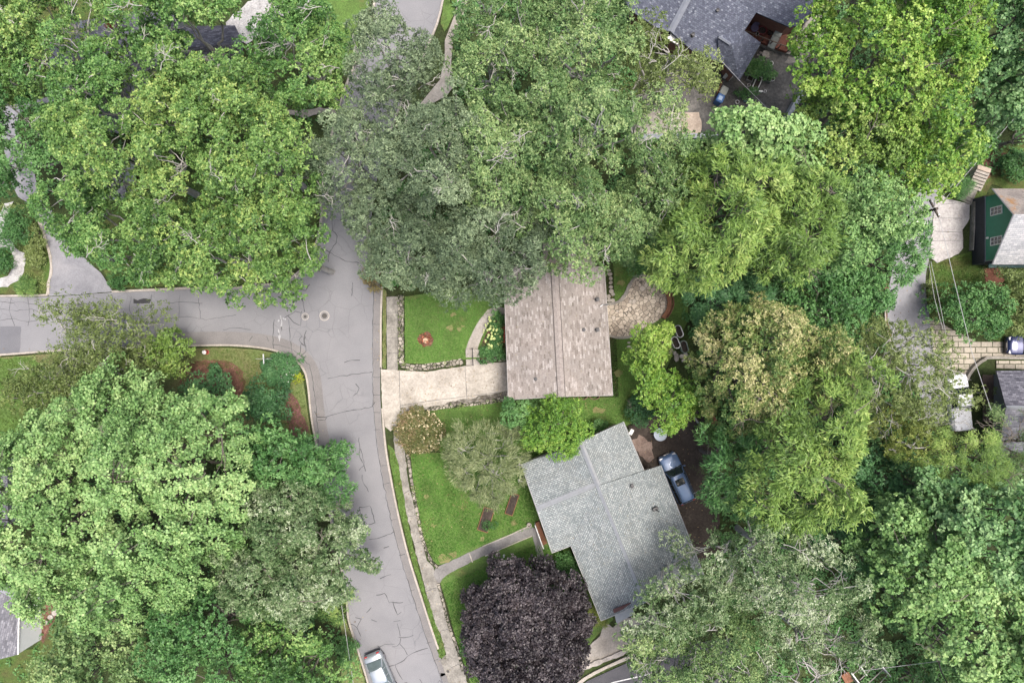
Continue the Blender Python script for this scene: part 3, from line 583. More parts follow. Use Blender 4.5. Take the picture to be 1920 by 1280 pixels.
# --- grey-green cross-gabled house
h2 = thing('house', 'house with the pale grey green cross gabled shingle roof, turned at an angle', 'house', P(1140, 975))
e, r = 3.5, 5.1
def slabs(par, qs, mat, t=.14, name='roof'):
    m = MB()
    for q in qs: m.slab([P(*p) for p in q], t)
    return m.build(name, mat, par, uv=True)
ro = slabs(h2, [[(1005, 862, e), (1088, 827, r), (1210, 1127, r), (1127, 1163, e)],
                [(1088, 827, r), (1169, 790, e), (1208, 883, e), (1123, 920, r)],
                [(1123, 910, r + .07), (1239, 872, e - .45), (1320, 1078, e - .45), (1211, 1128, r + .07)]], RF_GREY)
rw = slabs(h2, [[(977, 870, e), (1006, 953, r - .12), (1122, 906, r - .12), (1090, 826, e)], [(1006, 953, r - .12), (1122, 906, r - .12), (1152, 988, e), (1035, 1036, e)]], RF_GREY)
m = MB(); ridge_cap(m, P(1088, 827, r), P(1211, 1128, r), .42); m.build('ridge_cap', FLASH, ro)
m = MB(); ridge_cap(m, P(1006, 953, r - .12), P(1120, 907, r - .12), .42); m.build('ridge_cap', FLASH, rw)
m = MB(); edge_trim(m, [P(1169, 790, e), P(1208, 883, e)], .04); edge_trim(m, [P(1239, 872, e - .45), P(1320, 1078, e - .45), P(1211, 1128, r), P(1127, 1163, e), P(1071, 1024, e)], .04); m.build('drip_edge', M_flat('edge_metal2', (.36, .36, .35), .5), ro)
m = MB(); edge_trim(m, [P(977, 870, e), P(1006, 953, r - .12), P(1035, 1036, e), P(1071, 1022, e)], .04); m.build('drip_edge', M_flat('edge_metal3', (.36, .36, .35), .5), rw)
wl = MB(); en = solid(wl, P(1169, 790, e), P(1088, 827, r), P(1005, 862, e), P(1293, 1092, e), P(1210, 1127, r), P(1127, 1163, e), .45, .18)
en2 = solid(wl, P(977, 870, e), P(1006, 953, r - .12), P(1035, 1036, e), P(1090, 826, e), P(1118, 907, r - .12), P(1150, 988, e), .45, .18)
gq = [P(1228, 888, 3.0), P(1302, 1072, 3.0), P(1240, 1098, 3.0), P(1168, 912, 3.0)]; wl.prism([(p.x, p.y) for p in gq], -.1, 3.0)
wl.build('wall', WALL_TAN, h2)
vents(h2, [(1088, 852), (1082, 866), (1184, 910), (1186, 1012)], 4.2)
m = MB(); c = P(1229, 954, 4.1); m.box((c.x, c.y, c.z - .1), (.5, .3, .3), .4, bev=.05); m.tube([c, c + Vector((.2, -.1, .5))], .05); m.build('roof_vent', BLACK, h2)
m = MB(); m.slab([P(1150, 1141, 4.3), P(1184, 1131, 4.3), P(1190, 1150, 2.9), P(1156, 1168, 2.9)], .1); m.build('porch_roof', M_flat('grey_sheet', (.33, .34, .36), .5), h2)
m = MB(); m.slab([P(1149, 1142, 4.65), P(1183, 1129, 4.75), P(1184, 1134, 4.35), P(1151, 1149, 4.3)], .1); m.build('fascia', M_flat('maroon_fascia', (.10, .04, .04), .6), h2)
a_, b_2 = en2[0][0], en2[0][4]; windows_on(h2, a_, b_2, (1.1, 2.4), (.3, .75), 1.2)
windows_on(h2, Vector((gq[1].x, gq[1].y, 0)), Vector((gq[0].x, gq[0].y, 0)), (1.2, 2.2), (.3, .7), 1.2)
m = MB(); q0, q1, q2, q3 = P(1003, 980, .5), P(1011, 977, .5), P(1026, 1018, .5), P(1018, 1022, .5); m.prism([(q.x, q.y) for q in (q0, q1, q2, q3)], -.05, .5); m.build('porch', WOODO, h2)
m = MB()
for f in (0, .5, 1): 
    p = q0.lerp(q3, f); m.box((p.x, p.y, .95), (.09, .09, .95))
m.tube([q0 + Vector((0, 0, .9)), q3 + Vector((0, 0, .9))], .05); m.build('porch_railing', TRIM, h2)

# --- slate-blue roofed house, north-east
h3 = thing('house', 'house with the slate blue hip roof above the cluttered yard', 'house', P(1380, 20))
def pl(px, py): return (px, py, 3.7 + .0165 * max(0, ((px - 1257) * .49 - (py - 60) * .87)) - .004 * max(0, px - 1480))
ro = slabs(h3, [[pl(*p) for p in ((1257, 60), (1300, 97), (1350, 118), (1372, 92), (1393, 62), (1418, 24), (1310, -40))],
                [pl(*p) for p in ((1310, -40), (1418, 24), (1482, 52), (1509, 44), (1545, -12), (1575, -70), (1420, -120))]], RF_BLUE)
slabs(h3, [[(1174, 8, 3.5), (1182, 20, 3.6), (1235, 55, 3.7), (1257, 60, 3.72), (1310, -40, 5.75), (1240, -110, 5.75), (1140, -60, 3.6)]], RF_BLUE)
slabs(h3, [[(1346, 68, 4.95), (1372, 84, 4.9), (1427, 81, 4.1), (1386, 152, 3.1), (1348, 112, 3.5)], [(1346, 68, 4.95), (1393, 56, 4.8), (1427, 81, 4.1), (1372, 84, 4.9)]], RF_BLUE)
m = MB(); ridge_cap(m, P(1257, 60, 3.75), P(1310, -40, 5.8), .55); ridge_cap(m, P(1348, 69, 4.97), P(1370, 83, 4.92), .25); m.build('ridge_cap', M_flat('blue_grey_cap', (.16, .175, .21), .7), ro)
wl = MB()
for q in ([(1262, 66), (1300, 88), (1345, 105), (1388, 55), (1412, 16), (1300, -40)], [(1362, 92), (1386, 128), (1414, 84), (1385, 62)], [(1190, -10), (1190, 14), (1252, 52), (1290, -30), (1220, -60)], [(1416, 14), (1482, 44), (1505, 38), (1540, -20), (1430, -60)]):
    wl.prism(W(q, 3.3), -.1, 3.3)
wl.build('wall', M_flat('brick_wall_house', (.20, .10, .075), .8, var=.2), h3)
m = MB(); m.slab([P(1250, 72, 3.2), P(1262, 62, 3.2), P(1274, 78, 3.2), P(1270, 84, 3.2)], .15); m.tube([P(1258, 62, 3.3), P(1256, 72, 3.3), P(1256, 72, .1)], .06); m.build('gutter_end', TRIM, h3)
vents(h3, [(1344, 22), (1298, 67), (1385, 6)], 4.9)
m = MB(); dq = [P(x, y, .75) for x, y in ((1416, 28), (1484, 56), (1475, 98), (1392, 66))]; m.prism([(p.x, p.y) for p in dq], .45, .75); m.build('deck', WOODR, h3)
m = MB()
for i in range(24):
    a = dq[0].lerp(dq[1], i / 24); b = dq[3].lerp(dq[2], i / 24); m.ribbon([(a.x, a.y), (b.x, b.y)], .02, .75, .757)
m.build('board_gaps', TRIMD, h3)
m = MB(); rl = [dq[1], dq[2], dq[3]]
for k in range(2):
    for f in np.linspace(0, 1, 6):
        p = rl[k].lerp(rl[k + 1], f); m.box((p.x, p.y, 1.15), (.08, .08, .9))
m.tube([p + Vector((0, 0, .85)) for p in rl], .05); m.build('deck_railing', M_flat('rail_wood', (.17, .13, .10), .8), h3)
rw_ = MB(); rw_.ribbon(W([(1496, 62), (1486, 106), (1440, 92), (1396, 74)]), .2, -.05, .3, jit=.1); o = rw_.build('garden_wall', CONCO); tag(o, 'low weathered kerb wall edging the red deck in the north yard', 'garden wall')

# --- green gabled house at the right edge
h4 = thing('house', 'green sided gabled house with white windows at the right edge', 'house', P(1880, 430))
zb, ze, zr = 1.7, 3.4, 5.7
g0 = P(1847, 370, zb); g1 = P(1842, 490, zb)      # foot of the green gable
x0 = g0.x + .0; y1, y0 = g0.y, g1.y
m = MB(); ym = P(1904, 402, zr).y; x1 = x0 + 9
prof = [(y0, zb), (y1, zb), (y1, ze), (ym, zr - .15), (y0, ze)]
n = len(prof); vs = [(x0, y, z) for y, z in prof] + [(x1, y, z) for y, z in prof]
m.add(vs, [tuple(range(n)), tuple(range(2 * n - 1, n - 1, -1))] + [((i + 1) % n, i, n + i, n + (i + 1) % n) for i in range(n)]); m.build('wall', WALL_GREEN, h4)
m = MB(); m.box(((x0 + x1) / 2 + .03, (y0 + y1) / 2, (zb - .1) / 2 - .003), (x1 - x0 + .2, y1 - y0 + .3, zb - .1 + .1)); m.build('basement_wall', WALL_BLACK, h4)
m = MB(); xo = x0 - .35
m.slab([(xo, y1 + .45, ze - .25), (xo, ym, zr), (x1, ym, zr), (x1, y1 + .45, ze - .25)], .12); ro = m.build('roof', RF_MOSS, h4, uv=True)
m = MB(); m.slab([(xo, ym, zr), (xo, y0 - .45, ze - .25), (x1, y0 - .45, ze - .25), (x1, ym, zr)], .12); ro = m.build('roof', RF_PALE, h4, uv=True); ro['label'] = 'pale grey shingle slope'
m = MB(); m.tube([(xo - .02, y1 + .45, ze - .3), (xo - .02, ym, zr - .06), (xo - .02, y0 - .45, ze - .3)], .06, 4); m.tube([(x0 - .03, y0, zb + .05), (x0 - .03, y1, zb + .05)], .05, 4); m.tube([(x0 - .02, y0, zb), (x0 - .02, y0, ze)], .06, 4); m.build('trim', WALL_GREY, h4)
for yc in (P(0, 396, 2.9).y, P(0, 452, 2.9).y):
    wn = add_window(h4, (x0, yc + .3), (x0, yc - .3), 2.45, 3.75, (-1, 0), (2, 3))
m = MB(); m.lathe((x0 - .1, (y0 + ym) / 2 + .3, 2.0), [(.02, 0), (.10, .05), (.10, .2), (.02, .3)], 10); m.build('wall_lamp', TRIM, h4)
m = MB(); m.box((x0 + 3.2, y0 - .25, 1.1), (5, .5, .12)); m.build('porch_slab', M_flat('teal_awning', (.08, .16, .15), .6), h4)
m = MB(); m.ribbon(W([(1822, 380), (1820, 430), (1818, 470)]), .12, -.05, .5, jit=.2); o = m.build('low_wall', CONCO); tag(o, 'low crumbling concrete wall beside the green house', 'low wall')

# --- charcoal roof, right edge below the drive
h5 = thing('house', 'outbuilding with the charcoal shingle roof below the curved retaining wall', 'house', P(1910, 740))
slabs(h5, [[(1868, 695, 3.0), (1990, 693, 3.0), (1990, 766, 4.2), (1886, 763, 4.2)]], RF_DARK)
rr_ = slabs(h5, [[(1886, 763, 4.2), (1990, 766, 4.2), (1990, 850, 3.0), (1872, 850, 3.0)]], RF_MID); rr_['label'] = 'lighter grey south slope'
m = MB(); ridge_cap(m, P(1886, 763, 4.24), P(1990, 766, 4.24), .3); m.build('ridge_cap', FLASH, h5)
wl = MB(); wl.prism(W([(1906, 705), (1990, 705), (1990, 845), (1906, 845)], 2.9), -.1, 2.9); wl.build('wall', WALL_GREY, h5)
rt = MB(); rt.ribbon(W(smoothline([(1802, 722), (1812, 702), (1824, 686), (1840, 674), (1860, 670), (1990, 673)], 5)), .25, -.3, .45, jit=.04); o = rt.build('retaining_wall', CONCO); tag(o, 'curved concrete retaining wall along the paver driveway', 'retaining wall')
# --- white-walled house at the left edge
h6 = thing('house', 'white sided house with grey shingles at the lower left edge', 'house', P(0, 1150))
zt = 2.9; q = [P(36, 1128, zt), P(34, 1226, zt)]
xw = q[0].x; ytop, ybot = P(36, 1131, zt).y, P(34, 1224, zt).y
wl = MB(); wl.prism([(xw, ytop + 1.5), (xw, ybot), (xw - 12, ybot), (xw - 12, ytop + 1.5)], -.1, zt); wl.build('wall', WALL_WHITE, h6)
slabs(h6, [[(-90, 1095, 4.4), (0, 1108, 3.9), (36, 1130, 3.0), (34, 1226, 3.0), (0, 1235, 3.2), (-90, 1245, 4.4)]], RF_MID)
slabs(h6, [[(-90, 1095, 4.42), (0, 1108, 3.92), (36, 1129, 3.02), (58, 1127, 2.9), (60, 1100, 3.4), (30, 1070, 4.3), (-90, 1040, 4.4)]], M_flat('membrane_roof', (.24, .245, .265), .7, var=.15))
m = MB(); m.tube([P(36, 1130, 3.0), P(34, 1226, 3.0)], .07, 4); m.build('fascia', TRIM, h6)
add_window(h6, (xw, ytop - .3), (xw, ytop - 1.0), 1.9, 2.6, (1, 0), (1, 2))
add_window(h6, (xw, ytop - .9), (xw, ytop - 1.25), .7, 1.0, (1, 0), (1, 1))
# --- roofs glimpsed under the north-west trees
h7 = thing('house', 'long grey house half hidden under the north west oaks, beside the red foliage', 'house', P(200, 150))
slabs(h7, [[(95, 60, 3.2), (150, 40, 3.3), (190, 175, 5.0), (180, 190, 5.0), (90, 178, 3.2)], [(150, 40, 3.3), (255, 22, 3.2), (300, 120, 3.4), (240, 150, 4.2), (190, 175, 5.0)],
           [(180, 190, 4.95), (240, 152, 4.15), (260, 215, 3.0), (222, 250, 2.8), (150, 235, 2.8), (150, 196, 4.3)]], RF_MID)
m = MB(); ridge_cap(m, P(150, 40, 3.35), P(190, 175, 5.03)); m.build('ridge_cap', FLASH, h7)
wl = MB(); wl.prism(W([(110, 75), (245, 40), (250, 190), (170, 225), (105, 165)], 2.7), -.1, 2.7); wl.build('wall', WALL_WHITE, h7)
h8 = thing('house', 'dark roofed house under the trees next to the pale concrete pad', 'house', P(390, 70))
slabs(h8, [[(325, 50, 3.1), (440, 48, 3.1), (455, 80, 4.3), (330, 92, 4.3)], [(330, 92, 4.3), (455, 80, 4.3), (440, 110, 3.2), (340, 150, 3.1)], [(270, 5, 3.0), (330, 20, 3.6), (325, 60, 3.3), (262, 45, 2.8)]], RF_DARK)
wl = MB(); wl.prism(W([(335, 58), (432, 56), (430, 105), (345, 138)], 2.8), -.1, 2.8); wl.prism(W([(275, 10), (328, 24), (322, 54), (270, 42)], 2.7), -.1, 2.7); wl.build('wall', WALL_GREY, h8)
h9 = thing('shed', 'small shed with a grey roof under the oaks west of the street', 'shed', P(160, 330))
slabs(h9, [[(150, 300, 2.3), (235, 290, 2.3), (232, 330, 3.0), (152, 340, 3.0)], [(152, 340, 3.0), (232, 330, 3.0), (238, 370, 2.3), (160, 372, 2.3)]], RF_MID)
wl = MB(); wl.prism(W([(158, 304), (228, 296), (230, 364), (164, 366)], 2.2), -.1, 2.2); wl.build('wall', WALL_WHITE, h9)
h10 = thing('house', 'grey roofed house almost hidden below the big light green maple', 'house', P(-10, 930))
slabs(h10, [[(-90, 850, 4.2), (14, 862, 2.8), (16, 990, 2.8), (-90, 1000, 4.2)]], RF_MID)
wl = MB(); wl.prism(W([(-90, 860), (8, 868), (8, 985), (-90, 990)], 2.7), -.1, 2.6); wl.build('wall', WALL_WHITE, h10)
# ------------------------------------------------------------------ vegetation
def np_mesh(name, V, F, mats, parent=None, tint=None, smooth=False):
    """V (n,3) world, F (m,4)"""
    me = bpy.data.meshes.new(name); V = np.asarray(V, dtype=np.float32)
    if parent is not None:
        o0 = wloc(parent); V = V - np.array([o0.x, o0.y, o0.z], dtype=np.float32)
    F = np.asarray(F, dtype=np.int32)
    me.vertices.add(len(V)); me.vertices.foreach_set('co', V.ravel())
    me.loops.add(F.size); me.loops.foreach_set('vertex_index', F.ravel())
    me.polygons.add(len(F)); me.polygons.foreach_set('loop_start', np.arange(0, F.size, F.shape[1], dtype=np.int32))
    if smooth: me.polygons.foreach_set('use_smooth', np.ones(len(F), dtype=bool))
    if not isinstance(mats, (list, tuple)): mats = [mats]
    for m in mats: me.materials.append(m)
    if tint is not None:
        a = me.attributes.new('tint', 'FLOAT', 'FACE'); a.data.foreach_set('value', np.clip(tint, 0, 1).astype(np.float32))
    me.update(calc_edges=True)
    o = bpy.data.objects.new(name, me); col.objects.link(o); o.parent = parent
    return o
def unit(v): return v / np.maximum(1e-6, np.linalg.norm(v, axis=-1, keepdims=True))
def leaf_quads(c, d, n, L, Wd, fold=.25):
    """diamond leaves folded on the midrib. c centre base, d direction, n leaf normal"""
    s = unit(np.cross(d, n)); n = np.cross(s, d); L = L[:, None]; Wd = Wd[:, None]
    b = c; t = c + d * L; l = c + d * L * .45 + s * Wd * .5 + n * Wd * fold; r = c + d * L * .45 - s * Wd * .5 + n * Wd * fold
    V = np.stack([b, r, t, l], 1).reshape(-1, 3); F = np.arange(len(V)).reshape(-1, 4); return V, F
def pip(pts, poly):
    x, y = pts[:, 0], pts[:, 1]; ins = np.zeros(len(pts), bool); n = len(poly)
    for i in range(n):
        x1, y1 = poly[i]; x2, y2 = poly[(i + 1) % n]
        if y1 == y2: continue
        c = ((y1 > y) != (y2 > y)) & (x < (x2 - x1) * (y - y1) / (y2 - y1) + x1); ins ^= c
    return ins
def edist(pts, poly):
    d = np.full(len(pts), 1e9); n = len(poly)
    for i in range(n):
        a = np.array(poly[i]); b = np.array(poly[(i + 1) % n]); ab = b - a; t = np.clip(((pts - a) @ ab) / max(1e-9, ab @ ab), 0, 1)
        d = np.minimum(d, np.linalg.norm(pts - (a + t[:, None] * ab), axis=1))
    return d
def lowfreq(p, wl, rg):
    v = np.zeros(len(p))
    for k in range(4):
        a = rg.uniform(0, 2 * np.pi); q = rg.uniform(.7, 1.5) / wl * 2 * np.pi
        v += np.sin((p[:, 0] * np.cos(a) + p[:, 1] * np.sin(a)) * q + rg.uniform(0, 6.28))
    return v / 2.5
def tubes_np(paths, n=5):
    V = []; F = []; o = 0
    for pts, rad in paths:
        pts = np.asarray(pts, float); m = len(pts)
        t = unit(np.gradient(pts, axis=0)); ref = np.array([.13, .31, .94]) if abs(t[0, 2]) < .9 else np.array([1., .1, 0])
        u = unit(np.cross(t, ref)); v = np.cross(t, u); a = np.arange(n) / n * 2 * np.pi
        ring = pts[:, None, :] + (u[:, None, :] * np.cos(a)[None, :, None] + v[:, None, :] * np.sin(a)[None, :, None]) * np.asarray(rad)[:, None, None]
        V.append(ring.reshape(-1, 3)); i = np.arange(n); j = np.arange(m - 1)[:, None]
        F.append(np.stack([o + j * n + i, o + j * n + (i + 1) % n, o + (j + 1) * n + (i + 1) % n, o + (j + 1) * n + i], -1).reshape(-1, 4)); o += m * n
    return np.concatenate(V), np.concatenate(F)
def wiggle(a, b, rg, m=7, sag=.0, amp=.08):
    a = np.asarray(a, float); b = np.asarray(b, float); t = np.linspace(0, 1, m)[:, None]; L = np.linalg.norm(b - a)
    p = a + (b - a) * t; p[:, 2] += sag * L * np.sin(t[:, 0] * np.pi)
    nz = rg.normal(0, amp * L / m * 2.2, (m, 3)); nz[0] = 0; nz[-1] = 0
    return p + nz
# kind: leaf length/width, leaves per rosette, rosettes per clump, clump radius, mode, ramp, bare twig share ...
KIND = {
 'oak':    dict(L=.32, W=.19, K=7, M=20, rc=.86, el=.30, z=1.0, bark=BARKP, bare=.065, rough=1.5),
 'dusk':   dict(L=.31, W=.13, K=8, M=23, rc=.9, el=.35, z=.95, bark=BARKP, bare=.03, rough=1.3),
 'airy':   dict(L=.29, W=.15, K=7, M=20, rc=.88, el=.35, z=.95, bark=BARKP, bare=.06, rough=1.3),
 'maple':  dict(L=.30, W=.22, K=7, M=28, rc=1.15, el=.15, z=.7, bark=BARK, bare=.02, rough=.8),
 'lobed':  dict(L=.34, W=.34, K=7, M=20, rc=.95, el=.10, z=.6, bark=BARK, bare=.02, rough=.9),
 'spray':  dict(L=.66, W=.14, K=7, M=9.5, rc=.85, el=.25, z=.9, bark=BARK, bare=.01, rough=1.5, mode='spray', elj=.5, fan=.9),
 'plume':  dict(L=.30, W=.27, K=6, M=16, rc=.9, el=.0, z=.9, bark=BARK, bare=.01, rough=1.2, mode='spray', elj=.4, reach=2.4, lat=.17, spread=.16),
 'needle': dict(L=.36, W=.06, K=8, M=26, rc=.95, el=.2, z=.5, bark=BARK, bare=.05, rough=.7, mode='spray'),
 'tan':    dict(L=.28, W=.15, K=8, M=26, rc=.85, el=.35, z=.8, bark=BARK, bare=.02, rough=1.0, tip=.45),
 'feather': dict(L=.60, W=.085, K=6, M=13, rc=.9, el=.0, z=.6, bark=BARKP, bare=.0, rough=.6, mode='spray', elj=.25, fan=.2),
 'plum':   dict(L=.30, W=.22, K=7, M=30, rc=.72, el=.25, z=.8, bark=BARKD, bare=.0, rough=.5),
 'silver': dict(L=.26, W=.13, K=8, M=24, rc=.95, el=.4, z=.7, bark=BARKP, bare=.10, rough=1.1, tip=.3),
 'sparse': dict(L=.30, W=.12, K=3, M=13, rc=1.0, el=.1, z=.5, bark=BARKP, bare=.12, rough=.8),
 'shrub':  dict(L=.20, W=.12, K=7, M=18, rc=.5, el=.3, z=.6, bark=BARK, bare=.0, rough=.3),
}
LEAF = {
 'bright':  M_leaf('leaf_bright', g3((.045, .095, .028), (.12, .205, .055), (.22, .315, .10), (.41, .45, .15)), red=.89),
 'bright2': M_leaf('leaf_fresh', g3((.045, .095, .028), (.105, .195, .055), (.20, .30, .095), (.37, .43, .16)), red=.84),
 'dusk':    M_leaf('leaf_dusky', g3((.065, .088, .055), (.12, .15, .095), (.20, .235, .15), (.34, .37, .25)), .6, red=.89),
 'mid':     M_leaf('leaf_mid', g3((.06, .11, .04), (.13, .195, .075), (.23, .30, .13), (.40, .43, .21)), red=.88),
 'olive':   M_leaf('leaf_olive', g3((.085, .105, .035), (.14, .165, .055), (.21, .235, .085), (.31, .32, .14)), red=.88),
 'yellow':  M_leaf('leaf_yellow', g3((.075, .15, .025), (.15, .25, .04), (.27, .35, .065), (.45, .47, .13)), red=.82),
 'blue':    M_leaf('leaf_bluegreen', g3((.06, .13, .05), (.13, .23, .09), (.24, .35, .16), (.41, .51, .27)), red=.88),
 'light':   M_leaf('leaf_light', g3((.09, .165, .055), (.18, .285, .10), (.30, .41, .17), (.44, .51, .24)), red=.88),
 'lime':    M_leaf('leaf_lime', g3((.09, .145, .035), (.155, .235, .055), (.25, .33, .085), (.39, .43, .14)), trans=.16, red=.9),
 'tan':     M_leaf('leaf_tan', g3((.065, .125, .035), (.13, .195, .055), (.27, .275, .11), (.52, .45, .26)), trans=.1, red=.95),
 'plum':    M_leaf('leaf_plum', g3((.012, .009, .011), (.022, .017, .020), (.045, .037, .041), (.11, .095, .098)), .5, .03, .5, red=1),
 'silver':  M_leaf('leaf_silver', g3((.065, .115, .045), (.14, .20, .09), (.29, .325, .20), (.56, .55, .45)), .6, red=.90),
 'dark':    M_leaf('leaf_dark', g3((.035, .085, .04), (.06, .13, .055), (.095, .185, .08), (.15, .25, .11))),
 'deep':    M_leaf('leaf_deep', g3((.05, .11, .035), (.085, .17, .055), (.145, .245, .085), (.24, .34, .14))),
 'golden':  M_leaf('leaf_golden', g3((.12, .14, .03), (.19, .21, .05), (.28, .29, .075), (.38, .37, .12)), red=.9),
 'greyolive': M_leaf('leaf_grey_olive', g3((.09, .10, .045), (.15, .165, .08), (.24, .25, .13), (.36, .35, .21)), red=.9),
}
RED_LEAF = M_leaf('leaf_red', g3((.20, .04, .025), (.38, .07, .04), (.55, .14, .09), (.60, .30, .2)), red=1)
GAPS = [  # (px, py, radius px) holes in the canopy through which the ground or roofs show
 (700, 90, 12), (698, 118, 9), (652, 150, 0), (703, 215, 15), (690, 200, 9), (710, 232, 8), (650, 305, 9), (655, 325, 9), (640, 350, 7), (843, 150, 15), (828, 168, 9), (690, 133, 9), (678, 105, 8), (820, 60, 8),
 (760, 70, 10), (775, 80, 8), (80, 185, 12), (95, 182, 10), (10, 205, 14), (28, 212, 10), (165, 73, 10), (150, 112, 12), (128, 115, 6), (178, 195, 12), (195, 198, 12), (212, 190, 8), (219, 226, 9), (258, 200, 8), (238, 120, 9),
 (345, 105, 13), (336, 118, 8), (372, 65, 9), (385, 72, 12), (410, 82, 12), (430, 80, 10), (435, 92, 9), (452, 45, 16), (460, 22, 12), (472, 62, 8), (457, 70, 9), (298, 38, 9), (290, 28, 7), (10, 20, 0),
 (68, 335, 10), (62, 350, 10), (50, 366, 9), (118, 308, 10), (130, 320, 8), (228, 355, 10), (240, 360, 8), (235, 390, 9), (225, 404, 7), (365, 385, 10), (360, 400, 8), (377, 245, 12), (395, 262, 12), (385, 272, 8),
 (545, 211, 9), (562, 212, 9), (585, 210, 9), (605, 209, 9), (620, 207, 7), (655, 65, 13), (648, 80, 10), (640, 55, 9), (1165, 300, 9), (1165, 312, 8), (1100, 308, 8), (1225, 215, 11), (1238, 228, 11), (1212, 228, 10), (1196, 258, 7), (1232, 245, 8), (1285, 225, 10), (1298, 240, 10), (1295, 258, 9),
 (1247, 66, 8), (1262, 74, 7), (795, 300, 9), (770, 330, 7), (785, 318, 9), (850, 270, 8), (865, 255, 7), (1290, 150, 0), (345, 560, 8), (318, 560, 0), (455, 1105, 7), (800, 270, 6),
 (1565, 318, 0), (1745, 350, 10), (1733, 345, 9), (55, 1150, 0), (318, 925, 12), (328, 940, 8), (180, 960, 9), (210, 975, 9), (1480, 640, 0), (1065, 470, 0), (540, 95, 0), (515, 78, 0)]
GAPS = [g for g in GAPS if g[2] > 0]
NLEAF = [0]
def crown_points(poly, zt, ze, rc, rg, dens, rough, flat):
    poly = np.array(poly); lo = poly.min(0); hi = poly.max(0); A = 0
    for i in range(len(poly)): A += poly[i][0] * poly[(i + 1) % len(poly)][1] - poly[(i + 1) % len(poly)][0] * poly[i][1]
    A = abs(A) / 2; n = int(A / (rc * rc * 1.15) * dens) + 4
    cand = rg.uniform(lo, hi, (n * 14, 2)); cand = cand[pip(cand, poly)]
    ed = edist(cand, poly); cand = cand[ed > rc * rg.uniform(.15, .75, len(ed))]; out = np.zeros((0, 2)); md = rc * .86 / math.sqrt(dens)
    keep = []
    for c in cand:
        if len(keep) >= n: break
        if keep and (np.sum((np.array(keep) - c) ** 2, 1) < md * md).any(): continue
        keep.append(c)
    p = np.array(keep); d = edist(p, poly); Rm = max(d.max(), .5); t = np.clip(d / (Rm * flat), 0, 1)
    z = ze + (zt - ze) * np.sqrt(1 - (1 - t) ** 2) + rg.normal(0, rough * .45, len(p)) + lowfreq(p, 4.5, rg) * rough * 1.0
    z -= rg.choice([0, .8, 1.9], len(p), p=[.5, .3, .2]) * min(1.3, rough) * (zt > 7)
    return p, z, d, A
def foliage(cen, rads, K, rg, axis=None, tintc=None, lmul=1.0, kmul=1.0):
    """cen (n,3) clump centres -> leaf quads"""
    n = len(cen); M = max(3, int(K['M'])); k = max(2, int(round(K['K'] * kmul)))
    nr = rg.poisson(M, n).clip(3); idx = np.repeat(np.arange(n), nr); m = len(idx)
    u = rg.uniform(0, 1, m) ** .5; a = rg.uniform(0, 2 * np.pi, m)
    ell = rg.uniform(.75, 1.25, n)[idx]; ea = rg.uniform(0, np.pi, n)[idx]
    dx = u * np.cos(a) * ell; dy = u * np.sin(a) / ell; X = dx * np.cos(ea) - dy * np.sin(ea); Y = dx * np.sin(ea) + dy * np.cos(ea)
    if K.get('mode') == 'spray' and axis is not None:
        od = cen[:, :2] - axis; od = od / np.maximum(.3, np.linalg.norm(od, axis=1, keepdims=True)); rch = np.clip(np.linalg.norm(cen[:, :2] - axis, axis=1) / 2.5, 0, 1)[idx]; od = od[idx]
        fan = rg.normal(0, K.get('spread', .55), m); c_, s_ = np.cos(fan), np.sin(fan); ox = od[:, 0] * c_ - od[:, 1] * s_; oy = od[:, 0] * s_ + od[:, 1] * c_
        rc_ = K.get('reach', 1.5); lt = K.get('lat', .2)
        X = ox * (u * rc_ - .37 * rc_) * rch + rg.normal(0, 1, m) * (lt + .3 * (1 - rch)) * (1.25 - .6 * u); Y = oy * (u * rc_ - .37 * rc_) * rch + rg.normal(0, 1, m) * (lt + .3 * (1 - rch)) * (1.25 - .6 * u)
    rr = rads[idx]; ros = cen[idx].copy(); ros[:, 0] += X * rr; ros[:, 1] += Y * rr
    hz = K['z'] * (1 - np.clip(X * X + Y * Y, 0, 1.4)); ros[:, 2] += rr * (hz + rg.normal(0, .14, m) - .35 * rg.uniform(0, 1, m) ** 3)
    nrm = unit(np.stack([X * .75, Y * .75, np.full(m, .9)], 1) + rg.normal(0, .22, (m, 3)))
    j = np.repeat(np.arange(m), k); q = len(j); nn = nrm[j]
    if K.get('mode') == 'spray' and axis is not None:
        ang = np.arctan2(oy, ox)[j] + rg.normal(0, K.get('fan', .55), q); pos = ros[j] + rg.normal(0, .13, (q, 3)) * [1, 1, .5]
    else:
        ang = (np.tile(np.arange(k), m) / k * 2 * np.pi) + rg.normal(0, .35, q) + np.repeat(rg.uniform(0, 6.28, m), k); pos = ros[j] + rg.normal(0, .05, (q, 3))
    d = np.stack([np.cos(ang), np.sin(ang), np.zeros(q)], 1)
    d = unit(d - nn * np.sum(d * nn, 1, keepdims=True)); el = K['el'] + rg.normal(0, .42, q)
    if K.get('mode') == 'spray': el = rg.normal(.05, K.get('elj', .3), q)
    d2 = unit(d * np.cos(el)[:, None] + nn * np.sin(el)[:, None]); n2 = unit(nn * np.cos(el)[:, None] - d * np.sin(el)[:, None] + rg.normal(0, .25, (q, 3)))
    L = K['L'] * lmul * rg.uniform(.65, 1.25, q); Wd = K['W'] * lmul * rg.uniform(.7, 1.2, q)
    V, F = leaf_quads(pos, d2, n2, L, Wd)
    tc = rg.uniform(0, 1, n) if tintc is None else tintc
    ti = tc[idx] * .62 + rg.normal(.19, .14, m) + K.get('tip', 0) * (.5 - np.clip(X * X + Y * Y, 0, 1)); ti = ti[j] + rg.normal(0, .16, q)
    NLEAF[0] += q
    return V, F, ti
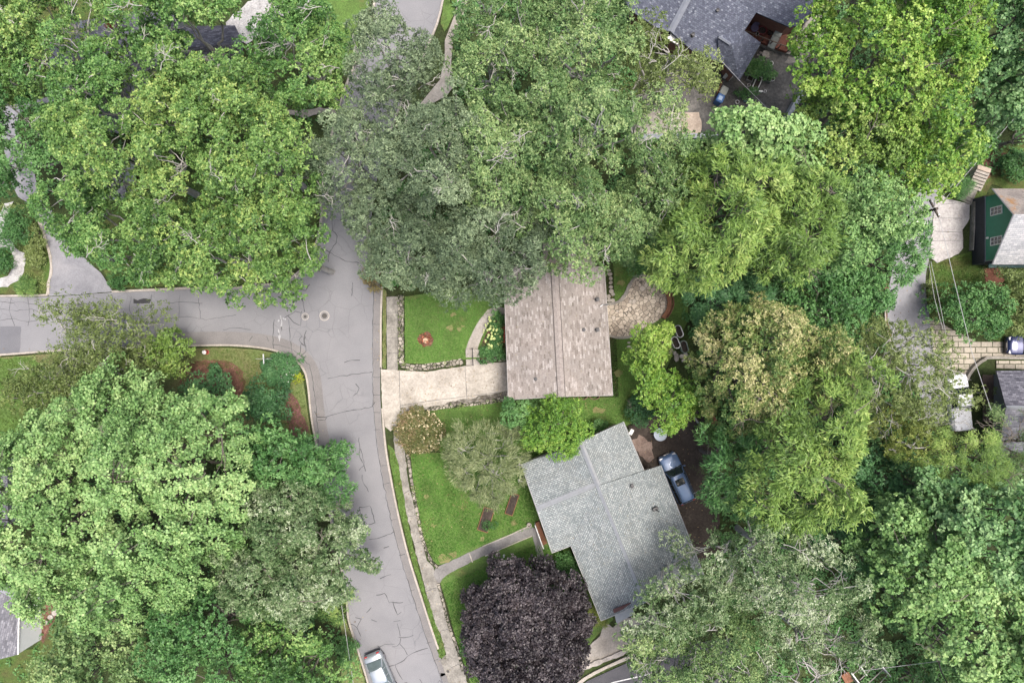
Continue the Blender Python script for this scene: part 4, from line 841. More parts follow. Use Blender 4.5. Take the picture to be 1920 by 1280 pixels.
def twig_fan(c, r, rg, rad=.035):
    out = []; a0 = rg.uniform(0, 6.28); main = c + np.array([math.cos(a0), math.sin(a0), .15]) * r
    st = c - np.array([math.cos(a0), math.sin(a0), .5]) * r * .9; p = wiggle(st, main, rg, 7, .08, .10); out.append((p, np.linspace(rad, rad * .3, 7)))
    for q in range(rg.integers(3, 6)):
        i = rg.integers(1, 6); b = p[i]; a = a0 + rg.choice([-1, 1]) * rg.uniform(.35, 1.0); L = r * rg.uniform(.5, 1.0)
        e = b + np.array([math.cos(a), math.sin(a), rg.uniform(-.05, .25)]) * L; w_ = wiggle(b, e, rg, 5, .06, .12); out.append((w_, np.linspace(rad * .6, rad * .25, 5)))
        if rg.uniform() < .7:
            b2 = w_[2]; a2 = a + rg.choice([-1, 1]) * .6; e2 = b2 + np.array([math.cos(a2), math.sin(a2), .1]) * L * .6; out.append((wiggle(b2, e2, rg, 4, .05, .1), np.linspace(rad * .4, rad * .22, 4)))
    return out
SEED = [100]
def tree(kind, leafm, label, outline, zt, ze, name='tree', cat='tree', group=None, base=None, dens=1.0, rs=1.0, gaps=True, flat=1.0, tlo=0.0, thi=1.0, trunk_r=None, bare=None, low=.35, barkm=None, lmul=1.0, kmul=1.0, twig=.035):
    SEED[0] += 1; rg = np.random.default_rng(SEED[0]); K = dict(KIND[kind]); K['L'] *= .64; K['W'] *= .68; K['M'] *= 2.3; rc = K['rc'] * rs
    poly = [tuple(P(a, b, (ze * .6 + zt * .4))[:2]) for a, b in outline]; pa = np.array(poly)
    cen = pa.mean(0); bx, by = (P(*base, 0)[:2] if base else cen)
    p, z, ed, A = crown_points(poly, zt, ze, rc, rg, dens, K['rough'] * min(1, (zt / 8)), flat)
    C3 = np.column_stack([p, z]); keep = np.ones(len(C3), bool)
    if gaps:
        kk = (H - C3[:, 2]) / H * S; px = C3[:, 0] / kk + 960; py = 640 - C3[:, 1] / kk
        gp = np.zeros(len(C3), bool)
        for gx, gy, gr in GAPS: gp |= np.hypot(px - gx, py - gy) < gr + rc / S * .38
        keep &= ~gp
    C3 = C3[keep]; ed = ed[keep]
    rads = rc * rg.uniform(.62, 1.25, len(C3)); tc = np.clip(.48 + .40 * lowfreq(C3, 6.0, rg) + rg.normal(0, .24, len(C3)), 0, 1); tc = tlo + (thi - tlo) * tc
    b_share = K['bare'] if bare is None else bare
    bm_ = rg.uniform(0, 1, len(C3)) < b_share
    axis = cen
    top = C3[~bm_]; V, F, T = foliage(top, rads[~bm_], K, rg, axis, tc[~bm_], lmul, kmul)
    Vs = [V]; Fs = [F]; Ts = [T]
    if low > 0 and len(C3) > 3:
        sel = rg.uniform(0, 1, len(C3)) < low; lowc = C3[sel].copy(); lowc[:, :2] += rg.normal(0, rc * .5, (len(lowc), 2)); lowc[:, 2] -= rg.uniform(.9, 2.2, len(lowc)) * rc; lowc[:, 2] = np.maximum(lowc[:, 2], .3)
        if len(lowc):
            V2, F2, T2 = foliage(lowc, rads[sel] * 1.1, K, rg, axis, tc[sel] * .9, lmul, kmul * .8); Vs.append(V2); Fs.append(F2 + len(V)); Ts.append(T2)
    root = thing(name, label, cat, (bx, by, 0), 0, group)
    np_mesh('crown', np.concatenate(Vs), np.concatenate(Fs), LEAF[leafm] if isinstance(leafm, str) else leafm, root, np.concatenate(Ts))
    # trunk, limbs and twigs as one branching mesh
    paths = []; tr = trunk_r or (.08 + .014 * zt); fork = np.array([bx * .8 + cen[0] * .2, by * .8 + cen[1] * .2, max(.4, ze * .45)])
    if zt < 2.5: fork[2] = .15; tr *= .4
    tp = wiggle((bx, by, -.1), fork, rg, 6, 0, .04); paths.append((tp, np.linspace(tr * 1.15, tr * .8, 6)))
    nl = int(np.clip(len(C3) / 7, 4, 16)); order = rg.permutation(len(C3)); limbs = []
    for i in order:
        if len(limbs) >= nl: break
        e = C3[i] - [0, 0, rc * .5]
        if limbs and min(np.linalg.norm(l[-1][:2] - e[:2]) for l in limbs) < math.sqrt(A / nl) * .75: continue
        q = wiggle(fork, e, rg, 9, -.02, .08); limbs.append(q); paths.append((q, np.linspace(tr * .5, .035, 9)))
    if limbs:
        LP = np.concatenate([l[3:] for l in limbs])
        for i in range(len(C3)):
            dd = np.linalg.norm(LP - C3[i], axis=1) + (LP[:, 2] > C3[i, 2]) * 2; a = LP[dd.argmin()]
            e = C3[i] + [0, 0, rads[i] * (K['z'] * .2 if bm_[i] else -.2)]
            if np.linalg.norm(e - a) < .15: continue
            paths.append((wiggle(a, e, rg, 6, .06, .11), np.linspace(.05 if zt > 5 else .025, .02, 6)))
    for i in np.where(bm_)[0]: paths += twig_fan(C3[i] + [0, 0, rads[i] * .55], rads[i] * 1.05, rg, twig)
    # some fine twigs poke out of the leaves
    ns = int(len(C3) * b_share * 1.2)
    for i in rg.permutation(len(C3))[:ns]: paths += twig_fan(C3[i] + [0, 0, rads[i] * (K['z'] + .12)], rads[i] * .55, rg, twig * .8)
    V, F = tubes_np(paths, 5)
    np_mesh('trunk', V, F, barkm or K['bark'], root, smooth=True)
    return root
def shrub(leafm, label, outline, zt, name='shrub', cat='shrub', kind='shrub', **kw):
    kw.setdefault('low', .3); kw.setdefault('gaps', False)
    return tree(kind, leafm, label, outline, zt, kw.pop('ze', zt * .35), name=name, cat=cat, **kw)
def circ(px, py, r, ry=None, n=12, j=.08):
    ry = ry or r; return [(px + r * math.cos(a) * (1 + random.uniform(-j, j)), py + ry * math.sin(a) * (1 + random.uniform(-j, j))) for a in np.arange(n) / n * 2 * math.pi]
def cover(name, polys, leafm, spacing, L, Wd, zmax, z0=0.0, k=7, grass=False, kind='stuff', seed=1, thr=None):
    """uncountable low growth: leaf tufts over ground outlines"""
    rg = np.random.default_rng(seed); Vs = []; Fs = []; Ts = []; o = 0
    for poly in polys:
        pw = np.array(W(poly)); lo = pw.min(0); hi = pw.max(0); n = int((hi - lo).prod() / spacing ** 2)
        c = rg.uniform(lo, hi, (n, 2)); c = c[pip(c, pw)]
        lf = lowfreq(c, 3.0, rg)
        if thr is not None: m_ = lf + rg.normal(0, .3, len(c)) > thr; c = c[m_]; lf = lf[m_]
        if not len(c): continue
        j = np.repeat(np.arange(len(c)), k); q = len(j)
        a = rg.uniform(0, 6.28, q); el = rg.normal(.9 if grass else .35, .3, q)
        d = np.stack([np.cos(a) * np.cos(el), np.sin(a) * np.cos(el), np.abs(np.sin(el))], 1)
        pos = np.column_stack([c, z0 + rg.uniform(0, 1, len(c)) * zmax])[j] + rg.normal(0, spacing * .3, (q, 3)) * [1, 1, .15 if not grass else 0]
        nn = unit(np.cross(d, np.stack([-np.sin(a), np.cos(a), np.zeros(q)], 1)) * -1 + rg.normal(0, .2, (q, 3)))
        V, F = leaf_quads(pos, d, nn, L * rg.uniform(.6, 1.3, q), Wd * rg.uniform(.7, 1.2, q))
        Vs.append(V); Fs.append(F + o); o += len(V); Ts.append(.45 + .32 * lf[j] + rg.normal(0, .18, q))
    ob = np_mesh(name, np.concatenate(Vs), np.concatenate(Fs), LEAF[leafm] if isinstance(leafm, str) else leafm, None, np.concatenate(Ts)); ob['kind'] = kind; NLEAF[0] += o // 4
    return ob
GR = M_leaf('grass_blades', g3((.09, .14, .035), (.11, .22, .045), (.17, .31, .065), (.32, .37, .12)), .6, .2, .2)
GRO = M_leaf('dry_grass_blades', g3((.12, .10, .03), (.12, .14, .03), (.10, .17, .03), (.15, .22, .05)), .6, .2, .2)
cover('lawn_grass', [[(759, 556), (945, 556), (925, 580), (900, 598), (880, 640), (872, 672), (800, 680), (760, 680)]], GR, .085, .075, .02, .02, .42, 5, True, seed=3)
cover('lawn_grass', [[(770, 850), (830, 850), (1010, 870), (1010, 985), (905, 1018), (835, 1050), (818, 1056), (806, 1044), (795, 1010), (784, 960), (774, 900)],
                     [(836, 1092), (905, 1064), (1000, 1020), (1060, 1025), (1120, 1160), (1090, 1200), (1000, 1280), (890, 1290), (868, 1235), (850, 1180), (838, 1130), (828, 1098)]], GR, .085, .09, .022, .03, .04, 6, True, seed=4)
cover('lawn_grass', [[(803, 772), (951, 750), (1145, 747), (1155, 510), (1180, 500), (1175, 545), (1142, 575), (1145, 630), (1195, 635), (1200, 780), (1160, 800), (1000, 860), (830, 850), (800, 800)]], GR, .095, .07, .02, .02, .04, 5, True, seed=5)
cover('worn_grass_blades', [[(352, 655), (430, 654), (485, 658), (516, 664), (543, 676), (565, 704), (573, 760), (584, 830), (540, 830), (470, 760), (440, 690), (340, 690)], [(718, 545), (724, 545), (724, 690), (717, 690)],
                            [(727, 832), (747, 865), (764, 970), (782, 1050), (813, 1150), (836, 1215), (836, 1236), (824, 1232), (794, 1120), (764, 1018), (738, 900)], [(0, 672), (80, 668), (100, 780), (0, 830)], [(1745, 490), (1820, 475), (1840, 520), (1760, 600)]], GRO, .10, .08, .022, .02, .05, 5, True, seed=6)
# ------------------------------------------------------------------ the trees, one by one
OAKS = 'broad oaks of the north west corner'
tree('oak', 'bright', 'bright green oak over the far top left corner, beside the narrow pale path', [(-60, -60), (120, -60), (130, 20), (110, 90), (120, 150), (60, 190), (-60, 185)], 13, 9, name='oak_tree', group=OAKS, dens=1.05, low=.4)
tree('oak', 'bright', 'green oak with long bare pale twigs left of the small red foliage', [(120, -60), (260, -60), (262, 20), (235, 70), (215, 110), (200, 160), (120, 155), (105, 90), (130, 30)], 13, 9, name='oak_tree', group=OAKS, dens=.75, bare=.14)
tree('oak', 'bright2', 'oak along the top edge between the red foliage and the pale concrete pad', [(262, -60), (440, -60), (430, 10), (420, 50), (360, 60), (330, 95), (270, 120), (228, 70)], 14, 10, name='oak_tree', group=OAKS, dens=1.05, low=.4)
tree('oak', 'bright2', 'oak standing right of the pale concrete pad at the top edge', [(490, -20), (560, 10), (640, 25), (655, 60), (630, 110), (640, 170), (600, 200), (540, 200), (480, 180), (470, 110), (485, 50)], 13, 9, name='oak_tree', group=OAKS, dens=1.05, low=.4)
tree('oak', 'bright', 'yellow tipped oak between the half hidden grey house and the pale pad', [(270, 110), (340, 80), (420, 110), (460, 90), (500, 160), (480, 240), (400, 250), (350, 230), (290, 250), (240, 180)], 15, 10.5, name='oak_tree', group=OAKS, low=.4, tlo=.2)
tree('oak', 'bright2', 'oak covering the left part of the half hidden grey house', [(110, 95), (200, 60), (240, 110), (250, 180), (230, 230), (150, 240), (95, 230), (70, 150)], 14, 10, name='oak_tree', group=OAKS, dens=1.05, low=.4)
tree('oak', 'deep', 'deeper green oak at the left edge above the gravel path', [(-60, 180), (40, 180), (100, 195), (120, 260), (110, 310), (60, 360), (-60, 365)], 12, 8, name='oak_tree', group=OAKS, dens=.9)
tree('oak', 'bright', 'large bright oak in the heart of the north west grove', [(110, 200), (200, 190), (300, 205), (350, 280), (370, 340), (310, 400), (220, 390), (150, 380), (95, 320), (90, 250)], 16, 11, name='oak_tree', group=OAKS, low=.4, dens=1.05, tlo=.15)
tree('oak', 'bright', 'bright oak with yellow tips left of the dusky oak', [(380, 170), (470, 160), (540, 200), (590, 250), (600, 330), (560, 400), (460, 400), (390, 370), (345, 300), (350, 220)], 16, 11, name='oak_tree', group=OAKS, low=.4, dens=1.05, tlo=.1)
tree('oak', 'bright2', 'oak with its lower edge over the wide asphalt driveway', [(80, 350), (180, 340), (280, 380), (310, 450), (330, 500), (300, 545), (245, 530), (195, 510), (150, 470), (100, 460), (75, 400)], 13, 9, name='oak_tree', group=OAKS, dens=1.05, low=.4)
tree('oak', 'bright', 'oak whose lower branches reach over the north kerb of the west street', [(290, 390), (400, 370), (470, 400), (520, 440), (540, 500), (500, 520), (490, 580), (440, 575), (420, 545), (350, 535), (300, 545), (270, 470)], 14, 9, name='oak_tree', group=OAKS, low=.3)
tree('oak', 'bright', 'oak hanging over the kerb corner where the two streets meet', [(460, 380), (560, 370), (610, 400), (615, 450), (590, 470), (612, 510), (600, 525), (575, 515), (560, 470), (540, 500), (555, 560), (545, 580), (520, 560), (505, 500), (470, 460)], 13, 9, name='oak_tree', group=OAKS, low=.25)
DUSK = 'dusky grey green oaks over the main street'
tree('dusk', 'dusk', 'dusky grey green oak over the street at the top edge', [(665, 30), (720, 20), (760, 30), (800, 70), (820, 100), (840, 150), (790, 190), (740, 220), (690, 200), (670, 150), (640, 100), (655, 60)], 15, 11, name='oak_tree', group=DUSK, dens=1.25, low=.7, bare=.06)
tree('dusk', 'dusk', 'dusky oak on the left side of the street halfway up', [(570, 220), (640, 180), (700, 230), (730, 290), (690, 350), (640, 400), (590, 370), (560, 300)], 14, 10, name='oak_tree', group=DUSK, bare=.06)
tree('dusk', 'dusk', 'large dusky oak arching over the middle of the hidden street', [(720, 190), (800, 200), (860, 170), (910, 230), (930, 320), (880, 380), (790, 400), (720, 370), (680, 300)], 17, 12, name='oak_tree', group=DUSK, bare=.05, tlo=.1)
tree('dusk', 'dusk', 'dark dusky oak leaning over the street just above the front lawn', [(640, 370), (720, 350), (800, 380), (850, 430), (840, 520), (790, 555), (730, 545), (690, 510), (670, 470), (645, 420)], 14, 9, name='oak_tree', group=DUSK, thi=.7, bare=.03)
tree('dusk', 'dusk', 'dusky oak overhanging the upper left corner of the brown roof and the front lawn', [(830, 400), (930, 370), (1000, 410), (1030, 470), (1025, 520), (980, 535), (945, 570), (890, 560), (850, 585), (820, 565), (790, 530), (800, 450)], 15, 10, name='oak_tree', group=DUSK, thi=.85, bare=.06)
AIRY = 'tall airy trees north of the brown roofed house'
tree('airy', 'mid', 'airy grey green tree beside the curving sidewalk at the top edge', [(870, -60), (1000, -60), (1010, 40), (990, 130), (930, 190), (870, 200), (850, 150), (850, 90), (868, 40)], 16, 11, group=AIRY)
tree('airy', 'mid', 'tree with long pale branches in the top centre', [(1010, -50), (1180, -50), (1180, 10), (1200, 40), (1190, 120), (1110, 170), (1020, 170), (985, 110)], 17, 12, group=AIRY, tlo=.2, bare=.06)
tree('airy', 'olive', 'olive tinted tree touching the west corner of the slate blue roof', [(1190, 40), (1235, 60), (1275, 95), (1300, 110), (1350, 90), (1345, 120), (1340, 160), (1310, 200), (1240, 200), (1180, 190), (1150, 120)], 13, 8, group=AIRY, thi=1, tlo=.2, bare=.14)
tree('airy', 'mid', 'tall green tree with yellowish tufts in the north centre', [(1000, 150), (1110, 160), (1190, 190), (1200, 260), (1150, 320), (1050, 320), (980, 270), (960, 200)], 18, 12, group=AIRY, tlo=.15)
tree('airy', 'mid', 'pale tufted tree left of the north centre, next to the dusky oaks', [(860, 200), (950, 170), (1000, 220), (990, 300), (960, 380), (890, 390), (850, 300)], 17, 12, group=AIRY, tlo=.3)
tree('airy', 'mid', 'tree overhanging the broken concrete pads of the north yard', [(1195, 190), (1270, 180), (1285, 215), (1280, 250), (1300, 290), (1290, 340), (1250, 370), (1190, 360), (1160, 300), (1180, 240)], 14, 9, group=AIRY, low=.3)
tree('airy', 'mid', 'tree whose tips brush the north gable of the brown roof', [(960, 320), (1070, 310), (1150, 340), (1180, 420), (1170, 480), (1130, 500), (1090, 520), (1045, 515), (1010, 460), (950, 420)], 15, 10, group=AIRY, bare=.06)
tree('airy', 'mid', 'airy tree above the small lawn north of the stone patio', [(1140, 340), (1230, 340), (1280, 370), (1270, 420), (1230, 450), (1200, 470), (1160, 490), (1120, 470), (1120, 400)], 13, 8, group=AIRY)
# north-east
tree('maple', 'yellow', 'big yellow green maple at the top right', [(1540, -60), (1830, -60), (1820, 60), (1830, 150), (1790, 190), (1810, 250), (1760, 280), (1680, 260), (1600, 240), (1530, 200), (1480, 150), (1510, 80), (1500, 50)], 18, 9, name='maple_tree', tlo=.05, dens=1.1, bare=.03)
tree('maple', 'lime', 'greener maple just below the big yellow one, above the dark gap', [(1500, 170), (1580, 190), (1680, 240), (1700, 300), (1640, 330), (1580, 320), (1530, 310), (1510, 260), (1490, 210)], 14, 8, name='maple_tree', dens=1.1)
tree('maple', 'yellow', 'yellow green maple hanging over the top of the east lane', [(1680, 260), (1760, 260), (1810, 250), (1820, 290), (1800, 340), (1770, 350), (1740, 370), (1700, 400), (1660, 380), (1640, 320)], 13, 7, name='maple_tree')
tree('lobed', 'blue', 'blue green broadleaf tree in the top right corner', [(1820, -60), (1990, -60), (1990, 150), (1920, 170), (1860, 150), (1830, 110)], 18, 11, thi=.8)
tree('lobed', 'blue', 'pale blue green tree right of the yellow maple', [(1830, 120), (1900, 150), (1960, 170), (1940, 210), (1890, 230), (1885, 255), (1850, 270), (1820, 310), (1790, 280), (1800, 220), (1820, 170)], 13, 7, tlo=.25)
tree('lobed', 'light', 'pale mint green tree just below the cluttered yard', [(1310, 230), (1400, 220), (1460, 215), (1510, 240), (1515, 310), (1490, 350), (1420, 330), (1350, 310), (1300, 290)], 14, 9, tlo=.45, dens=1.2)
tree('needle', 'olive', 'feathery olive shrub at the right edge above the clay slope', [(1890, 220), (1990, 190), (1990, 290), (1920, 285), (1890, 260)], 6, 3)
# central east woodland
tree('spray', 'lime', 'yellow green conifer in the woodland right of the stone patio', [(1290, 300), (1380, 290), (1450, 330), (1440, 420), (1400, 500), (1330, 540), (1260, 530), (1215, 500), (1230, 430), (1280, 370)], 17, 8, name='conifer', tlo=.2, dens=1.3)
tree('spray', 'lime', 'darker conifer in the middle of the east woodland', [(1430, 310), (1510, 330), (1560, 380), (1560, 460), (1500, 520), (1430, 530), (1390, 480), (1420, 400)], 16, 8, name='conifer', thi=.75, dens=1.3)
tree('maple', 'light', 'fresh green broadleaf tree in the east woodland beside the lane', [(1540, 340), (1620, 330), (1680, 370), (1690, 430), (1640, 480), (1580, 510), (1520, 500), (1540, 430)], 14, 8, thi=.8, dens=1.1)
tree('spray', 'deep', 'green tree with its right edge over the east lane', [(1630, 440), (1700, 430), (1730, 460), (1720, 500), (1700, 530), (1640, 520), (1610, 490)], 9, 4, low=.7)
tree('maple', 'deep', 'dark green tree in the shaded hollow of the east woodland', [(1480, 500), (1570, 500), (1640, 520), (1660, 560), (1650, 620), (1560, 640), (1500, 610), (1460, 550)], 9, 4, thi=.75)
tree('needle', 'dark', 'dark conifer with sweeping fronds behind the curved bench', [(1290, 520), (1370, 520), (1440, 530), (1430, 580), (1370, 610), (1310, 600), (1280, 560)], 7, 2.5, name='conifer', lmul=1.5, tlo=.3)
tree('tan', 'tan', 'large oak with tan brown leaf tips right of the planters', [(1350, 580), (1420, 560), (1490, 580), (1510, 630), (1500, 700), (1470, 760), (1440, 810), (1390, 825), (1350, 790), (1310, 740), (1300, 680), (1310, 620)], 14, 7, name='oak_tree', dens=1.25, tlo=.25)
tree('tan', 'tan', 'smaller tan tipped tree right of the large tan oak', [(1480, 610), (1560, 620), (1600, 660), (1580, 730), (1520, 760), (1480, 720)], 12, 8, name='oak_tree', tlo=.1, thi=.85)
tree('spray', 'lime', 'tall light green conifer in the lower centre of the east woodland', [(1430, 780), (1500, 720), (1560, 690), (1620, 660), (1640, 710), (1600, 790), (1590, 880), (1570, 950), (1520, 990), (1450, 970), (1390, 950), (1400, 860)], 17, 9, name='conifer', tlo=.05, thi=.8, dens=1.3)
tree('spray', 'deep', 'green conifer right of the blue car', [(1330, 790), (1380, 800), (1430, 800), (1420, 880), (1400, 950), (1350, 960), (1310, 930), (1330, 880), (1300, 830)], 11, 5, name='conifer', thi=.8, tlo=.2)
tree('maple', 'yellow', 'narrow yellow green tree between the brown roof and the planters', [(1200, 610), (1255, 600), (1262, 650), (1240, 690), (1290, 720), (1312, 750), (1290, 790), (1250, 810), (1215, 810), (1210, 760), (1185, 700), (1190, 650)], 8, 4, tlo=.2, dens=1.2, lmul=.85, rs=.8)
tree('sparse', 'olive', 'thin olive tree with bare pale branches over the lower lane', [(1620, 600), (1700, 600), (1760, 620), (1800, 690), (1820, 740), (1780, 800), (1700, 810), (1640, 800), (1600, 720), (1600, 650)], 10, 6, kmul=3.0, dens=1.35, bare=.14, tlo=.2)
tree('sparse', 'golden', 'olive gold tree with long limbs below the lane, left of the white pickup', [(1640, 760), (1720, 770), (1780, 800), (1760, 850), (1700, 860), (1640, 840), (1610, 800)], 9, 5, kmul=3.0, dens=1.3, bare=.12, thi=.7)
tree('needle', 'lime', 'fine leaved tree below the white pickup', [(1740, 790), (1800, 800), (1860, 820), (1900, 880), (1880, 930), (1800, 920), (1740, 890), (1700, 850)], 11, 7, kmul=1.1, bare=.08)
tree('needle', 'mid', 'half bare tree with many grey branches at the right edge below the charcoal roof', [(1830, 790), (1900, 770), (1990, 780), (1990, 930), (1920, 920), (1870, 870)], 9, 5, bare=.6, dens=1.3)
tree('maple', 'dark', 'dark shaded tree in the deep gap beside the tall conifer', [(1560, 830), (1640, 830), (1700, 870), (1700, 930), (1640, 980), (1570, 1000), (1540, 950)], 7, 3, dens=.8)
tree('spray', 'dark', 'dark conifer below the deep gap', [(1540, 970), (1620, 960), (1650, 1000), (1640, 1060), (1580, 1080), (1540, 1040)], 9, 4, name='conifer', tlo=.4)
tree('lobed', 'blue', 'small blue green tree beside the deep dark gap', [(1690, 860), (1740, 880), (1770, 940), (1740, 980), (1700, 930)], 11, 8, thi=.6)
tree('lobed', 'blue', 'blue green tulip tree at the right edge, upper of two', [(1760, 930), (1840, 920), (1910, 910), (1990, 930), (1990, 1080), (1880, 1090), (1800, 1060), (1740, 1000)], 16, 10, tlo=.1)
tree('lobed', 'light', 'pale green tulip tree with clustered leaves in the lower right', [(1640, 960), (1700, 940), (1760, 960), (1820, 1040), (1830, 1120), (1750, 1150), (1680, 1130), (1620, 1090), (1630, 1010)], 15, 9, thi=.85)
tree('lobed', 'light', 'light green tree filling the bottom right corner', [(1740, 1120), (1850, 1090), (1990, 1080), (1990, 1350), (1830, 1350), (1800, 1270), (1760, 1230), (1690, 1210), (1690, 1150)], 15, 9, tlo=.1)
tree('spray', 'deep', 'low green tree right of the pergola at the bottom edge', [(1690, 1230), (1760, 1240), (1810, 1270), (1800, 1350), (1700, 1350), (1660, 1290)], 5, 2)
SILV = 'silvery oaks along the bottom edge'
tree('silver', 'silver', 'silvery oak overhanging the lower tip of the grey green roof', [(1300, 1000), (1380, 980), (1400, 1060), (1360, 1130), (1300, 1200), (1200, 1200), (1165, 1170), (1190, 1110), (1250, 1060)], 12, 7.5, name='oak_tree', group=SILV)
tree('silver', 'silver', 'large silvery oak with branching pale limbs right of the grey green roof', [(1390, 970), (1470, 960), (1550, 1010), (1610, 1060), (1610, 1130), (1540, 1180), (1440, 1170), (1370, 1120), (1360, 1040)], 15, 10, name='oak_tree', group=SILV, bare=.16)
tree('silver', 'mid', 'greener silvery oak at the bottom edge above the dark road', [(1175, 1180), (1290, 1160), (1400, 1150), (1440, 1250), (1430, 1350), (1200, 1350), (1175, 1250)], 12, 8, name='oak_tree', group=SILV, tlo=.2, dens=1.3, low=.8)
tree('silver', 'silver', 'pale branched oak left of the pergola at the bottom edge', [(1430, 1170), (1540, 1160), (1660, 1170), (1670, 1220), (1620, 1240), (1570, 1270), (1540, 1350), (1430, 1350)], 13, 9, name='oak_tree', group=SILV, bare=.2)
tree('airy', 'dark', 'small dark tree in the gap between the silvery oak and the conifer', [(1440, 960), (1520, 980), (1560, 1010), (1540, 1030), (1460, 1000)], 8, 5)
# centre yard
tree('plum', 'plum', 'round dark purple plum tree between the grey green roof and the street', [(985, 1052), (1045, 1058), (1088, 1098), (1110, 1170), (1095, 1240), (1060, 1300), (990, 1330), (920, 1310), (885, 1250), (865, 1180), (880, 1110), (930, 1060)], 7.5, 2.5, name='plum_tree', dens=1.25)
tree('feather', 'greyolive', 'feathery spreading tree with radiating branches on the south lawn', [(830, 830), (870, 800), (930, 790), (972, 815), (990, 860), (978, 910), (935, 945), (890, 935), (850, 890)], 6, 2.5, tlo=.2, bare=.03, lmul=.9, rs=.8, dens=1.0, thi=.85, barkm=BARKP)
tree('maple', 'yellow', 'yellow green tree between the brown roof and the grey green roof', [(1010, 745), (1060, 735), (1095, 770), (1105, 810), (1080, 850), (1030, 855), (990, 830), (980, 780)], 6.5, 3, lmul=.75, rs=.75, tlo=.0, thi=.65)
tree('maple', 'deep', 'green tree tucked against the south wall of the brown roofed house', [(935, 755), (975, 742), (1020, 748), (1010, 790), (975, 815), (940, 800)], 4.5, 2, lmul=.7, rs=.75)
LEAF['rusty'] = M_leaf('leaf_rusty', g3((.08, .11, .03), (.14, .15, .05), (.24, .19, .09), (.36, .25, .17)), red=1)
hy = shrub('rusty', 'round shrub covered in cream blossoms beside the driveway', circ(787, 808, 44, 44), 1.9, kind='shrub', dens=1.1, thi=.7)
hy2 = shrub('deep', 'leafy shrub with pale green flower heads under the west eave', [(918, 590), (930, 582), (944, 590), (946, 675), (905, 676), (898, 655), (918, 648), (922, 620)], 1.3, kind='shrub', dens=1.4)
def blossoms(par, px, py, rx, ry, n, zc, rad, mat, flat=1.0, name='blossoms'):
    rg = np.random.default_rng(int(px)); m = MB()
    for _ in range(n):
        a = rg.uniform(0, 6.28); u = rg.uniform(0, 1) ** .5; c = P(px + rx * u * math.cos(a), py + ry * u * math.sin(a), zc * (1 - .35 * u * u) + rg.uniform(-.1, .15)); r = rad * rg.uniform(.6, 1.2)
        m.lathe((c.x, c.y, c.z - r * .5), [(r * .5, 0), (r, r * .45), (r * .8, r * .85), (r * .3, r * 1.05)], 6)
    o = m.build(name, mat, par); o['kind'] = 'stuff'; return o
blossoms(hy, 787, 808, 44, 42, 420, 1.95, .08, M_flat('cream_petals', (.52, .45, .28), .8, var=.25))
blossoms(hy2, 924, 630, 18, 40, 70, 1.45, .13, M_flat('pale_green_petals', (.40, .46, .18), .8, var=.25))
# west side
tree('plume', 'light', 'huge light green maple filling the lower left, outer half', [(-60, 850), (0, 830), (60, 790), (130, 770), (190, 800), (230, 870), (230, 980), (210, 1080), (160, 1130), (100, 1140), (50, 1100), (0, 1090), (-60, 1080)], 15, 7, name='maple_tree', tlo=.25, thi=1.1, dens=1.45, low=.7)
tree('plume', 'light', 'huge light green maple filling the lower left, inner half', [(120, 760), (200, 700), (230, 710), (260, 750), (290, 720), (330, 750), (390, 740), (440, 770), (430, 840), (460, 900), (440, 980), (400, 1060), (340, 1110), (270, 1170), (180, 1150), (200, 1060), (220, 960), (210, 850)], 16, 7, name='maple_tree', tlo=.15, dens=1.45, low=.7)
tree('maple', 'deep', 'green tree between the light maple and the main street', [(430, 770), (500, 790), (560, 810), (620, 830), (640, 880), (610, 920), (540, 930), (470, 940), (450, 880)], 9, 5, low=.7)
tree('spray', 'deep', 'dark feathery tree fringing the west kerb of the main street', [(540, 810), (590, 815), (630, 835), (650, 890), (655, 930), (620, 950), (580, 920), (550, 870)], 7, 3.5, thi=.8)
tree('tan', 'silver', 'olive grey oak leaning over the main street near the manhole strip', [(480, 920), (560, 900), (630, 930), (655, 950), (640, 1000), (600, 1030), (520, 1040), (460, 1010), (440, 960)], 11, 7, name='oak_tree', tlo=.0, thi=.75)
tree('tan', 'silver', 'pale olive oak with tips over the street beside the square road patch', [(420, 1010), (500, 1030), (600, 1020), (640, 975), (682, 982), (684, 1020), (668, 1050), (686, 1085), (655, 1118), (610, 1130), (560, 1170), (480, 1150), (400, 1100), (390, 1050)], 11, 7, name='oak_tree', thi=.7)
tree('maple', 'mid', 'dense green tree at the bottom left beside the white sided house', [(100, 1200), (130, 1140), (200, 1150), (270, 1160), (300, 1200), (300, 1350), (60, 1350), (70, 1250)], 11, 6)
tree('maple', 'deep', 'dense green tree at the bottom, third from the left edge', [(290, 1130), (380, 1090), (450, 1130), (470, 1200), (460, 1350), (290, 1350), (280, 1220)], 12, 6, tlo=.15)
tree('maple', 'bright2', 'fresh green tree at the bottom edge nearest the parked silver car', [(460, 1150), (540, 1160), (600, 1200), (640, 1260), (640, 1350), (460, 1350)], 9, 5)
shrub('bright', 'palm like feathery shrub at the west kerb above the silver car', circ(622, 1135, 26, 28), 2.2, kind='needle', lmul=1.1)
shrub('deep', 'low leafy bush on the verge left of the silver car', circ(650, 1215, 18, 34), 1.2)
tree('sparse', 'olive', 'thin sparse tree reaching over the west street near the tar patch', [(70, 565), (140, 553), (200, 560), (260, 575), (305, 600), (310, 625), (290, 640), (300, 700), (220, 720), (120, 720), (70, 690), (90, 650), (130, 640), (70, 590)], 8, 4.5, base=(190, 700), gaps=False, dens=1.5, low=.3, tlo=.1, thi=.6, kmul=1.5, lmul=1.25)
